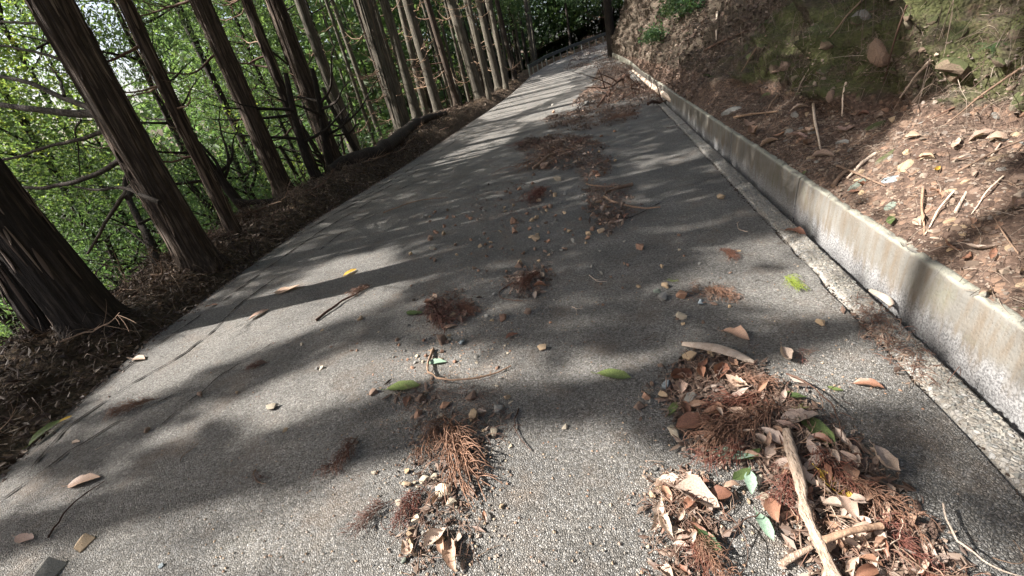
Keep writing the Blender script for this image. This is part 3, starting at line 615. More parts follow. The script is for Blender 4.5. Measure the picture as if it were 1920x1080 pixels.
# leafy trees on the slope at left, seen against the light
LM = ['leaf_yellow', 'leaf_mid', 'leaf_mid', 'needle', 'needle', 'leaf_dark']
LN = {'leaf_yellow': 'yellow-green', 'leaf_mid': 'fresh green', 'leaf_dark': 'deep green', 'needle': 'blue-green feathery'}
def leafy_tree(px, dist, zc, rad, mat, ncl, per, L, W, seed, cl=(.45, .16), droop=.3, nm='broadleaf_tree'):
    r = ray(px, 300); hd = r[:2] / np.hypot(*r[:2]); c = np.array([hd[0] * dist, hd[1] * dist, zc])
    # follow the vertical line that passes through this column of the photograph
    gz = float(left_z(np.array([float(ex(c[1])) - c[0]]), np.array([c[1]]))[0]); B = np.array([c[0], c[1], gz - .1]); R_ = np.random.default_rng(seed)
    where = 'close behind the bank' if dist < 13 else 'part-way down the slope' if dist < 20 else 'far down the slope'
    side = 'left of the massive dark trunk' if px < 0 else 'behind the heavy limbs at left' if px < 190 else 'between the limbed and stout trunks' if px < 420 else 'behind the two stout brown trunks' if px < 600 else 'left of the pale roadside trunks'
    root = tag(empty(nm, B), f'{LN[mat]} leafy tree {where}, {side}', 'tree', f'{LN[mat]} trees {where}, {side}')
    H = max(zc - gz, 1.5); n_ = 9; t = np.linspace(0, 1, n_); cur = np.stack([np.sin(t * 2 + seed) * .25, np.cos(t * 2.3 + seed) * .2 - .2, t * (H + rad[2] * .5)], 1); cur[0] = [0, 0, -.2]
    mb = MB(); mb.tube(cur, .09 * (1 - .6 * t) + .01, 7); mb.build('trunk', M['bark_dark'], root)
    for k in range(6):
        z0 = H * R_.uniform(.5, 1.0); d = R_.normal(size=3); d[2] = abs(d[2]) * .5; d /= np.linalg.norm(d); l = rad[0] * R_.uniform(.6, 1.0); tt = np.linspace(0, 1, 7)
        b0 = np.array([np.interp(z0, cur[:, 2], cur[:, i]) for i in range(3)])
        mb = MB(); mb.tube(b0 + d * l * tt[:, None] + np.stack([.1 * np.sin(tt * 5), .1 * np.cos(tt * 4) - .1, .25 * tt ** 2], 1), .035 * (1 - .8 * tt), 5); mb.build('branch', M['bark_dark'], root)
    P_ = clumps(c, rad, ncl, per, cl); P_ = P_[P_[:, 2] > left_z(ex(P_[:, 1]) - P_[:, 0], P_[:, 1]) + .1]
    u_ = P_[:, 0] * .47 + P_[:, 1] * .88; gp = noise(np.c_[u_ * .42, P_[:, 2] * .5, 0 * u_ + 4], 301) + .5 * noise(np.c_[u_ * 1.1, P_[:, 2] * 1.2, 0 * u_ + 9], 302)
    if px < 520 and dist > 11: P_ = P_[(gp <= (.1 if px < 260 else .25)) | (P_[:, 2] <= .4)]
    nearrd = ex(P_[:, 1]) - P_[:, 0] < 1.7; P_ = P_[~nearrd]
    P_ = P_[~(open_to_sun(P_) & (P_[:, 2] > .3))]
    crown_obj('crown', P_, L, W, M[mat], root, droop)
k = 0
R_ = random.Random(11)
for dist, n_, zlo, zhi, L in ((10.5, 12, -2.6, 2.4, .09), (14, 16, -3.5, 4.2, .12), (18.5, 18, -4.5, 6.2, .15), (26, 20, -5, 9, .2)):
    for i in range(n_):
        px = -260 + (i + R_.uniform(.1, .9)) * 960 / n_; zc = R_.uniform(zlo, zhi); m_ = R_.choice(LM) if px < 520 else R_.choice(['needle', 'leaf_mid', 'needle', 'leaf_dark', 'leaf_dark'])
        s = dist / 14; conif = m_ == 'needle'
        gap = -120 < px < 260 and zc > .6 and dist > 12
        if gap and i % 3 == 0: continue
        leafy_tree(px, dist * R_.uniform(.9, 1.1), zc, np.array([1.9, 1.9, 1.5]) * s ** .8, m_, 64, 62, L * (1.15 if conif else .88), L * (.26 if conif else .42), k, (.42 * s, .14 * s) if not conif else (.3 * s, .3 * s), .3 if not conif else .9); k += 1
# far-off wood as one mass
n = 230000; az = rng.uniform(-1.9, .35, n); dist = rng.uniform(34, 80, n); hd = np.stack([np.sin(az), np.cos(az)], 1)
hole = np.clip((-az - .72) / .2, 0, 1); q3 = np.c_[az * 16, rng.uniform(-16, 24, n), dist * .06]; P_ = np.c_[hd * dist[:, None], q3[:, 1]]
ok = fbm(np.c_[az * 9, P_[:, 2] * .22, dist * .05], 3, 77) > -.5 + hole * np.clip((P_[:, 2] - 0) / 6, 0, 1) * 1.3
ok &= ~((P_[:, 1] < 58) & (P_[:, 0] > -14)) & (P_[:, 1] > -30)
V, F = cards(P_[ok], .85, .45, .3); mb = MB(); mb.add(V, F); tag(mb.build('far_wood', M['needle'], smooth=False), kind='stuff')
n = 110000; P_ = np.c_[rng.uniform(-40, 26, n), rng.uniform(58, 82, n), rng.uniform(-2, 26, n)]; P_ = P_[fbm(P_ * .25, 3, 80) > -.6]
V, F = cards(P_, .6, .3, .6); mb = MB(); mb.add(V, F); tag(mb.build('dark_wood', M['leaf_dark'], smooth=False), kind='stuff')
# conifer foliage hanging over the end of the road
for i, (x, y, z, nm) in enumerate([(-7.5, 47, 7.5, 'needle'), (-3, 57, 8, 'leaf_mid'), (2, 60, 9, 'leaf_yellow'), (-9, 42, 9, 'needle'), (-12, 34, 9.5, 'needle'), (4, 54, 8.5, 'needle')]):
    B = np.array([x - .5, y, float(zr(min(y, 57))) - .5]); root = tag(empty('conifer_tree', B), ['dark conifer crown hanging over the guard rail', 'green leafy crown above the far bend', 'bright yellow-green crown at the top, where the road vanishes', 'dark feathery crown over the far end of the tree row', 'dark feathery crown above the middle of the tree row', 'feathery crown beside the dark trunk at the road end'][i], 'tree')
    me, d = trunk_mesh(B, B + [0, 0, 1.], .16, z + 4, False, 'bark_dark', i); put('trunk', me, (0, 0, 0), parent=root)
    crown_obj('crown', clumps(B + [.3, 0, z - 1], [2.6, 2.6, 3.2], 70, 45, (.4, .3)), .3, .12, M[nm], root, .8)

# ------------------------------------------------------------------ guard rail
gr = tag(empty('guard_rail', (-5.3, 36, float(zr(36)))), 'dark guard rail with pale posts on the outside of the far bend', 'guard rail')
def edge_pts(y0, y1, step, off=.15):
    yy = np.linspace(y0, y1, 400); xx = ex(yy) + off; d = np.r_[0, np.cumsum(np.hypot(np.diff(xx), np.diff(yy)))]; s = np.arange(0, d[-1], step)
    Y = np.interp(s, d, yy); return np.stack([np.interp(s, d, xx), Y, zr(Y)], 1)
O = np.array(gr.location); K = edge_pts(35.6, 54, .5)
mb = MB(); prof = [(0, .48), (.04, .51), (.0, .58), (.0, .62), (.04, .70), (0, .74), (-.03, .74), (-.03, .48)]
T = np.gradient(K, axis=0); T /= np.linalg.norm(T, axis=1)[:, None]; Nn = np.stack([T[:, 1], -T[:, 0], 0 * T[:, 0]], 1)
V = np.array([K[i] + Nn[i] * a + [0, 0, b] - O for i in range(len(K)) for a, b in prof + prof[:1]]); mb.add(V, grid_faces(len(K), len(prof) + 1)); mb.build('rail_beam', M['rail'], gr)
post = MB(); post.tube([[0, 0, -.1], [0, 0, .3], [0, 0, .7], [0, 0, .71]], [.05, .05, .05, .03], 8); pm = mesh_from('post', np.concatenate(post.v), np.concatenate(post.f), np.concatenate(post.m), M['rail_white'])
for i, p in enumerate(edge_pts(35.6, 54, 1.15, .08)): put('post', pm, p - O, (0, 0, 0), (1.35, 1.35, 1.1) if i == 0 else 1, gr)

# ------------------------------------------------------------------ small things: rocks, leaves, twigs, fronds
import bmesh
def rock_mesh(seed, flat=.7, sub=False):
    R_ = np.random.default_rng(seed); bm = bmesh.new()
    for p in R_.normal(size=(13, 3)):
        p = p / np.linalg.norm(p) * R_.uniform(.8, 1.0); p = np.clip(p, -.8, .72); bm.verts.new((p[0] * .5, p[1] * .42, p[2] * .5 * flat))
    bmesh.ops.convex_hull(bm, input=bm.verts[:]); bmesh.ops.delete(bm, geom=[v for v in bm.verts if not v.link_faces], context='VERTS')
    bmesh.ops.bevel(bm, geom=bm.edges[:], offset=.018, segments=1, affect='EDGES', profile=.7)
    me = bpy.data.meshes.new('stone'); bm.to_mesh(me); bm.free(); me.materials.append(M['tan']); return me
ROCKS = [rock_mesh(s, random.uniform(.55, .95)) for s in range(14)]
def lump_mesh(seed):
    bm = bmesh.new(); bmesh.ops.create_icosphere(bm, subdivisions=2, radius=.5); V = np.array([v.co for v in bm.verts]); q = V * 2.2 + seed * 7.1
    k = 1 + .28 * fbm(q, 4, seed, .55) + .1 * np.abs(noise(q * 3, seed + 9)); cl = np.random.default_rng(seed).normal(size=(11, 3)); V = V * k[:, None]
    for c in cl: c = c / np.linalg.norm(c); e = V @ c - .3; V = V - np.outer(np.clip(e, 0, None) * .95, c)
    for v, c in zip(bm.verts, V): v.co = c * np.array([1, .85, .75])
    me = bpy.data.meshes.new('rock'); bm.to_mesh(me); bm.free(); me.materials.append(M['tan']); return me
LUMPS = [lump_mesh(s) for s in range(8)]
def leaf_mesh(seed, aspect=.42, curl=.25, fold=.3, wavy=.05):
    R_ = np.random.default_rng(seed); n = 10; t = np.linspace(0, 1, n); w_ = aspect * .5 * np.sin(np.pi * np.clip(t, 0, 1) ** .85) ** .8 * (1 + R_.normal(0, .07, n)); w_[0] = .006; w_[-1] = .004
    cz = curl * (t - .5) ** 2 * R_.choice([1, 1, -.6]) * 2; tw = R_.uniform(-.8, .8); V = []
    for i in range(n):
        for s in (-1, -.5, 0, .5, 1):
            lz = abs(s) ** 1.5 * w_[i] * fold * 2 + R_.normal(0, wavy) * w_[i] * 1.2 * abs(s); lx = s * w_[i]; a = tw * (t[i] - .5)
            V.append([lx * math.cos(a) - lz * math.sin(a), t[i] - .5, cz[i] + lx * math.sin(a) + lz * math.cos(a)])
    V = np.array(V); V[:, 2] -= V[:, 2].min() - .008; F = grid_faces(n, 5); k = MB(); k.add(V, F)
    st = np.array([[0, -.5 - .16, V[2, 2] + .04], [0.01, -.5 - .08, V[2, 2] + .01], [0, -.5, V[2, 2]], [0, 0, V[n // 2 * 5 + 2, 2] + .001]]); k.tube(st, [.009, .009, .008, .003], 4, cap=False)
    return mesh_from('leaf', np.concatenate(k.v), np.concatenate(k.f), np.concatenate(k.m), M['dry'])
LEAF = [leaf_mesh(s, random.uniform(.3, .62), random.uniform(.1, .55), random.uniform(.1, .8), .12) for s in range(16)]
LFLAT = [leaf_mesh(40 + s, .4, .12, .12, .04) for s in range(4)]
def twig_mesh(seed, r=.02, bend=.2, forks=1, knob=.1):
    R_ = np.random.default_rng(seed); n = 14; t = np.linspace(0, 1, n); y = bend * (t - .5) ** 2 * 2 + np.cumsum(R_.normal(0, .018, n)); z = r + .05 * np.abs(np.sin(t * R_.uniform(2, 5))) * R_.uniform(0, 1)
    P_ = np.stack([t - .5, y - y.mean(), z], 1); mb = MB(); mb.tube(P_, r * (1 - .55 * t) * (1 + R_.normal(0, knob, n)), 7)
    for k in range(forks):
        i = int(R_.integers(3, 11)); a = R_.choice([-1, 1]) * R_.uniform(.4, 1.1); l = R_.uniform(.15, .4); tt = np.linspace(0, 1, 6)
        Q = P_[i] + np.stack([np.cos(a) * l * tt, np.sin(a) * l * tt + .1 * l * tt ** 2, .08 * tt * l], 1); mb.tube(Q, r * .5 * (1 - .6 * tt), 5)
    return mesh_from('twig', np.concatenate(mb.v), np.concatenate(mb.f), np.concatenate(mb.m), M['twig'])
TW = [twig_mesh(s, random.uniform(.008, .016), random.uniform(-.5, .5), random.choice([0, 1, 2])) for s in range(8)]
TWC = [twig_mesh(30 + s, .012, random.uniform(.6, 1.1), 0) for s in range(3)]
def frond_mesh(seed, spread=.55, n1=16, n2=5):
    R_ = np.random.default_rng(seed); mb = MB(); n = 10; t = np.linspace(0, 1, n); ax = np.stack([t * .62, R_.normal(0, .03) * t + .08 * np.sin(t * 3 + seed), .02 + .03 * np.sin(t * 3)], 1); mb.tube(ax, .007 * (1 - .7 * t), 5)
    def strand(p, a, l, r, zz, depth=0):
        m = 7; tt = np.linspace(0, 1, m); cv = R_.normal(0, .45); th = a + cv * tt; d = np.stack([np.cos(th), np.sin(th)], 1) * l / m
        Q = np.c_[p[:2] + np.cumsum(d, 0) - d[0], np.maximum(p[2] + zz * np.sin(tt * 3.1) * .05 + R_.normal(0, .004) * tt * 3, .006)]
        kn = 1 + .35 * np.where(np.arange(m) % 2 == 0, 1, -.3); mb.tube(Q, r * kn * (1 - .45 * tt), 4, cap=False)
        return Q, th
    for k in range(n1):
        i = min(n - 1, 1 + int(k / n1 * (n - 1))); s = 1 if k % 2 else -1; a = s * R_.uniform(.15, spread); Q, th = strand(ax[i], a, R_.uniform(.25, .5), .0052, R_.uniform(.3, 2.2))
        for j in range(n2):
            q = int(R_.integers(1, 6)); strand(Q[q], th[q] + R_.choice([-1, 1]) * R_.uniform(.2, .6), R_.uniform(.12, .28), .0042, R_.uniform(0, 2.2))
    return mesh_from('frond', np.concatenate(mb.v), np.concatenate(mb.f), np.concatenate(mb.m), M['frond_red'])
FR = [frond_mesh(s, random.uniform(.3, .8), 20, 6) for s in range(6)]; FRS = [frond_mesh(60 + s, .7, 8, 2) for s in range(4)]
def mpx(p): return dep(p) / FPX              # metres per photograph pixel at p
def yaw_of(px, py, ang):                     # heading on the ground of an image direction
    a = G(px, py); b = G(px + 12 * math.cos(ang), py + 12 * math.sin(ang)); return math.atan2(b[1] - a[1], b[0] - a[0])
def span(p1, p2, z=0): a, b = G(*p1, z), G(*p2, z); return (a + b) / 2, math.atan2(b[1] - a[1], b[0] - a[0]), float(np.hypot(*(b - a)[:2]))
CM = {'tan': 'tan', 'brown': 'brown', 'rust': 'rusty orange', 'grey': 'grey', 'blue': 'blue-grey', 'green_rock': 'greenish', 'pale': 'pale cream'}
def stone(px, py, w_, mat, label, group=None, z=0.0, sc=None):
    p = G(px, py, z); s = w_ * mpx(p) * 1.1; me = ROCKS[int(px * 7 + py) % len(ROCKS)]
    p2 = p + [0, 0, s * .2]; sx = sc or (1, 1, 1)
    o = put('stone', me, p2, (random.uniform(-.3, .3), random.uniform(-.3, .3), random.uniform(0, 6.28)), (s * sx[0], s * sx[1], s * sx[2]), mat=M[mat]); return tag(o, label, 'stone', group)
STONES = [
 (514, 766, 27, 'pale', 'pale knobbly stone alone on the lit asphalt at lower left'), (165, 1022, 42, 'tan', 'tan split stone near the bottom left corner, above a dark slab'),
 (105, 1078, 70, 'grey', 'dark grey slab cut by the bottom edge at left'), (1058, 803, 17, 'pale', 'small round cream stone between the two large litter piles'),
 (1017, 655, 26, 'tan', 'angular tan stone with three crumbs beside it, centre of the road'), (1276, 598, 27, 'pale', 'flat pale stone below the ring of four stones'),
 (1247, 539, 19, 'tan', 'tan stone at the top of the ring beside the green sprig'), (1232, 549, 16, 'green_rock', 'small green stone left in the ring of four'),
 (1243, 561, 26, 'grey', 'grey-brown flat stone at the bottom of the ring of four'), (1280, 559, 30, 'rust', 'orange-brown stone just right of the ring, beside the red twigs'),
 (1315, 570, 19, 'blue', 'blue-grey stone at the foot of the orange frond'), (1005, 450, 22, 'tan', 'upright tan stone in the shade in mid road'),
 (1200, 467, 22, 'rust', 'reddish tan block in the shaded mid road'), (1274, 470, 9, 'pale', 'tiny pale chip right of the reddish tan block'),
 (1311, 496, 9, 'grey', 'tiny dark chip left of the dry sprig on the right half'), (1352, 372, 18, 'tan', 'tan stone near the gutter in the shaded upper road'),
 (1537, 609, 24, 'tan', 'tan stone lying against a thin twig near the gutter'), (1045, 339, 21, 'pale', 'whitish stone below the upper litter pile'),
 (1022, 316, 24, 'brown', 'brown stone at the foot of the upper litter pile'), (827, 643, 30, 'brown', 'brown oval stone beside the small blue pebble'),
 (866, 645, 18, 'blue', 'small light blue pebble beside the brown oval stone'), (675, 600, 16, 'tan', 'small tan stone alone in the shade left of the frond clump'),
 (851, 594, 18, 'tan', 'tan stone touching the right side of the dark frond clump'), (811, 598, 20, 'rust', 'reddish stone touching the left side of the dark frond clump'),
 (942, 599, 24, 'rust', 'rust coloured stone, right one of a pair in mid road'), (923, 603, 11, 'tan', 'little tan stone, left one of a pair in mid road'),
 (990, 587, 20, 'brown', 'flat pinkish brown flake above the centre'), (702, 739, 22, 'brown', 'brownish pink stone left of the torn green leaf'),
 (791, 752, 28, 'brown', 'brown stone with crumbs under the torn green leaf'), (813, 748, 15, 'brown', 'small brown stone right under the torn green leaf'),
 (835, 764, 24, 'rust', 'flat orange stone above the long brown frond'), (785, 780, 24, 'rust', 'flat rusty flake left of the long brown frond top'),
 (882, 747, 30, 'brown', 'dark brown stone, top of the cluster right of the frond'), (893, 783, 33, 'tan', 'blocky tan stone, middle of the cluster right of the frond'),
 (936, 772, 26, 'grey', 'grey-brown stone, right of the cluster beside the frond'), (954, 747, 16, 'tan', 'tan chip standing above a curved twig'),
 (925, 815, 27, 'pale', 'cream stone below the cluster right of the frond'), (957, 838, 12, 'pale', 'flat cream crumb beside the long twig'),
 (764, 910, 22, 'tan', 'rounded tan stone at the head of the red frond'), (797, 903, 24, 'pale', 'cream stone at the lower tip of the brown frond'),
 (815, 897, 20, 'pale', 'pale chip wedged under the brown frond'), (834, 925, 36, 'pale', 'largest cream stone, beneath the tips of the brown frond'),
 (848, 948, 28, 'pale', 'long cream stone below the largest one'), (750, 944, 20, 'pale', 'pale rounded stone above the red frond'),
 (782, 977, 24, 'pale', 'sharp cream block below the red frond'), (771, 999, 22, 'tan', 'tan block in the line below the red frond'),
 (771, 1018, 22, 'tan', 'tan block at the lower end of the line below the red frond'), (757, 1050, 20, 'green_rock', 'greenish grey stone by the bottom edge, left of the flat brown leaf'),
 (702, 887, 14, 'pale', 'small cream stone left of the brown frond'), (669, 832, 12, 'brown', 'small brown pebble beside the thin dead sprig'),
 (535, 809, 14, 'tan', 'tan pebble in the shade under the knobbly stone'), (277, 808, 14, 'brown', 'brown pebble with a shadow on the left part of the road'),
 (376, 742, 16, 'brown', 'reddish chip on the left, at the rim of the lit patch'), (605, 692, 14, 'pale', 'cream pebble in the lit patch left of centre'),
 (304, 1062, 14, 'blue', 'small blue-grey chip near the bottom left'), (445, 737, 8, 'tan', 'tiny orange pebble left of the knobbly stone'),
 (1299, 757, 42, 'grey', 'large squared grey stone at the upper left of the big litter pile'), (1253, 727, 28, 'blue', 'dark slate stone on top of the stones at the big pile'),
 (1213, 746, 22, 'rust', 'orange stone at the left tip of the big litter pile'), (1245, 745, 28, 'tan', 'tan stone between the orange and the squared stone'),
 (1199, 766, 26, 'brown', 'knobbly brown stone at the far left tip of the big pile'), (1264, 816, 36, 'pale', 'buff stone lying below the red-brown leaf'),
 (1293, 678, 36, 'tan', 'tan stone under the long pale bark strip'), (1332, 668, 24, 'tan', 'tan stone next in line under the bark strip'),
 (1350, 673, 20, 'brown', 'brown stone last in line under the bark strip'), (1239, 918, 22, 'tan', 'rounded tan stone at the left of the leaf cluster'),
 (1224, 930, 18, 'tan', 'buff stone at the left rim of the leaf cluster'), (1256, 983, 20, 'blue', 'bright blue-grey stone within the leaf cluster'),
 (1355, 953, 20, 'grey', 'grey stone right of the leaf cluster'), (1404, 942, 14, 'tan', 'small tan pebble between cluster and branch'),
 (1432, 937, 28, 'pale', 'cream stone left of the thick branch'), (1425, 903, 26, 'pale', 'pale pinkish stone touching the thick branch'),
 (1127, 436, 20, 'tan', 'tan stone at the foot of the shaded leafy clump'), (1148, 420, 18, 'brown', 'brown stone low in the shaded leafy clump'),
 (1137, 392, 24, 'brown', 'rounded brown stone within the shaded leafy clump'), (963, 418, 22, 'rust', 'reddish stone left of the upright one'),
 (965, 436, 20, 'rust', 'reddish stone below its twin left of the upright stone'), (800, 407, 14, 'grey', 'dark stone with a hard shadow, left part of shaded road'),
 (808, 450, 16, 'brown', 'brown stone in a loose row, left half of shaded road'), (834, 440, 14, 'tan', 'tan stone in a loose row, left half of shaded road'),
 (812, 467, 13, 'pale', 'pale pebble under the loose row'), (770, 478, 10, 'tan', 'little tan pebble far left of the loose row'),
 (1044, 415, 12, 'grey', 'dark triangular stone right of the upright tan one'), (972, 501, 20, 'brown', 'pinkish brown stone above the long dark clump'),
 (586, 370, 26, 'tan', 'square tan stone on the dark bank below the stout trunk'), (1100, 198, 16, 'grey', 'upright greenish stone in the far litter drift')]
for (x, y, w_, m_, lb) in STONES: stone(x, y, w_, m_, lb)
# loose crumbs about the road: small, countable chips share a phrase
R_ = random.Random(3); grp = {'r': 'small stone chips scattered over the shaded upper road', 'c': 'small stone chips scattered around the centre piles'}
zones = [((800, 370, 1120, 510), 80, 'r', (7, 13)), ((1010, 180, 1180, 330), 16, 'r', (6, 10)), ((760, 700, 960, 1040), 34, 'c', (8, 15)), ((930, 400, 1420, 640), 30, 'r', (7, 12)), ((740, 540, 960, 760), 48, 'c', (6, 12)), ((940, 330, 1130, 470), 30, 'r', (8, 14)), ((1200, 680, 1330, 800), 14, 'c', (9, 16)), ((560, 620, 900, 720), 16, 'c', (6, 11)), ((1210, 880, 1300, 1060), 10, 'c', (9, 14))]
for (x0, y0, x1, y1), n_, g_, sz in zones:
    for i in range(n_):
        x, y = R_.uniform(x0, x1), R_.gauss((y0 + y1) / 2, (y1 - y0) / 4)
        lb = 'small angular stone chip scattered on the shaded upper part of the road' if g_ == 'r' else 'small tan stone chip scattered near the litter piles in the lower half'
        stone(x, y, R_.uniform(*sz), R_.choice(['tan', 'brown', 'rust', 'grey', 'pale'] if g_ == 'c' else ['brown', 'grey', 'tan', 'rust']), lb, grp[g_])

def leaf(px, py, L, ang, mat, label, group=None, flat=False, z=.0, k=None, width=1.0, tilt=.25):
    p = G(px, py, z); s = L * mpx(p) * 1.15; bank_ = LFLAT if flat else LEAF; me = bank_[(int(px * 3 + py) if k is None else k) % len(bank_)]; yw = yaw_of(px, py, ang) - math.pi / 2
    return tag(put('leaf', me, p + [0, 0, .010], (random.uniform(-tilt, tilt) * (.25 if flat else 1), random.uniform(-tilt, tilt) * (.25 if flat else 1), yw), (s * width, s, s), mat=M[mat]), label, 'leaf', group)
D = math.radians
LEAVES = [
 (1151, 707, 58, D(8), 'leaf_green', 'yellow-green leaf lying flat alone in the lower middle of the road', True), (757, 729, 60, D(-8), 'leaf_green', 'torn green leaf above the brown stones left of centre', True),
 (821, 682, 34, D(-3), 'leaf_blue', 'small pale green leaf below the curved twig start', True), (779, 590, 36, D(5), 'leaf_green', 'shiny green leaf left of the dark frond clump', True),
 (88, 812, 56, D(-38), 'leaf_green', 'dark green leaf at the far left edge of the asphalt', True), (122, 790, 22, D(-30), 'leaf_gold', 'small orange-yellow leaf beside the dark green one at far left', True),
 (1375, 857, 62, D(5), 'leaf_blue', 'broad pale blue-green leaf on the big pile', True), (1412, 855, 34, D(-35), 'leaf_green', 'bright green leaf tip over the broad pale leaf', True),
 (1391, 893, 42, D(-35), 'leaf_green', 'narrow bright green leaf below the broad pale leaf', True), (1407, 908, 46, D(85), 'leaf_blue', 'narrow blue-green leaf pointing down beside the branch', True),
 (1434, 990, 52, D(60), 'leaf_blue', 'sea-green narrow leaf alone on asphalt left of the branch', True), (1532, 905, 60, D(55), 'leaf_gold', 'bright yellow leaf right of the thick branch', False),
 (1565, 925, 66, D(38), 'leaf_gold', 'golden brown glossy leaf overlapping the bright yellow one', False), (1301, 797, 60, D(-12), 'dry_red', 'large curled red-brown leaf at the left of the big pile', False),
 (1347, 933, 44, D(-8), 'dry_red', 'red-brown glossy leaf at the right of the leaf cluster', False), (1315, 1002, 40, D(30), 'dry_red', 'orange curled leaf low in the leaf cluster', False),
 (1330, 1020, 44, D(40), 'leaf_dark', 'dark green leaf under the orange curled one', False), (1271, 915, 66, D(20), 'dry_pale', 'large folded pale leaf at the top of the leaf cluster', False),
 (1305, 938, 70, D(18), 'dry_pale', 'long pale leaf across the leaf cluster', False), (1283, 905, 36, D(-40), 'dry_pale', 'small pale leaf curling at the top of the leaf cluster', False),
 (1235, 970, 50, D(100), 'dry_pale', 'pale leaf hanging down the left of the leaf cluster', False), (1373, 916, 30, D(-15), 'dry', 'brown leaf tip between cluster and green leaf', False),
 (1566, 733, 22, D(15), 'leaf_green', 'little green leaf with a looping stem right of the big pile', True), (1628, 727, 40, D(12), 'dry_red', 'orange leaf lying alone right of the big pile', False),
 (1476, 676, 44, D(60), 'dry_pale', 'squarish pale pink leaf above the big pile', False), (1378, 632, 48, D(20), 'dry', 'crumpled brown leaf with a long stem above the bark strip', False),
 (1530, 810, 80, D(42), 'leaf_green', 'long folded green leaf on the right flank of the big pile', True), (1500, 792, 66, D(-12), 'dry_pale', 'narrow pale curled leaf at the upper right of the big pile', False),
 (1580, 832, 42, D(50), 'dry_pale', 'oval pale leaf at the right rim of the big pile', False), (1655, 875, 60, D(50), 'dry_pale', 'long whitish leaf edge at the right rim of the big pile', False),
 (1490, 745, 34, D(10), 'leaf_green', 'greenish leaf bit at the top right of the pile', True), (1425, 798, 22, D(10), 'leaf_green', 'small bright green leaf in the red needles', True),
 (1262, 770, 34, D(-60), 'leaf_green', 'green leaf sliver under the squared grey stone', True), (849, 1045, 66, D(75), 'dry', 'flat brown leaf upright near the bottom edge, centre left', False),
 (821, 1008, 42, D(-20), 'dry_pale', 'buff seed pod leaf with dark spots near the bottom', False), (910, 972, 20, D(80), 'dry_red', 'little red-brown leaf alone right of the centre frond', False),
 (961, 633, 24, D(-25), 'dry_red', 'small orange-red leaf in the middle of the road', False), (1450, 960, 46, D(70), 'dry_red', 'fan-shaped maroon leaf left of the branch', False),
 (1490, 440, 34, D(5), 'dry_red', 'dark red leaf on the gutter edge', False), (398, 575, 20, D(-20), 'dry_red', 'bright orange-red leaf at the left edge of the asphalt', False),
 (262, 675, 34, D(5), 'dry', 'pale pinkish leaf at the left edge below the bank', True), (543, 545, 48, D(-15), 'dry', 'shredded pale leaf on the lit patch at left', True),
 (487, 591, 36, D(-30), 'dry', 'small whitish leaf lower left of the shredded one', True), (657, 513, 28, D(-30), 'leaf_gold', 'yellowish leaf with dark end on the lit patch', True),
 (160, 905, 58, D(-12), 'dry', 'buff curled leaf at lower left over a long dark twig', True), (50, 1013, 44, D(8), 'dry', 'pale tan leaf near the left edge at the bottom', True),
 (145, 831, 20, D(10), 'dry', 'little grey flake above the pale stick at left', True), (1570, 1015, 60, D(60), 'dry', 'tan leaf under the crossing stick', False),
 (42, 790, 60, D(-10), 'dry', 'crumpled brown leaf in the shade at the far left edge', False), (1845, 470, 40, D(5), 'dry_pale', 'silvery curled leaf', False)]
for a in LEAVES[:-1]: leaf(*a[:6], flat=a[6], z=.02 if 1290 < a[0] < 1700 and a[1] > 740 else 0)

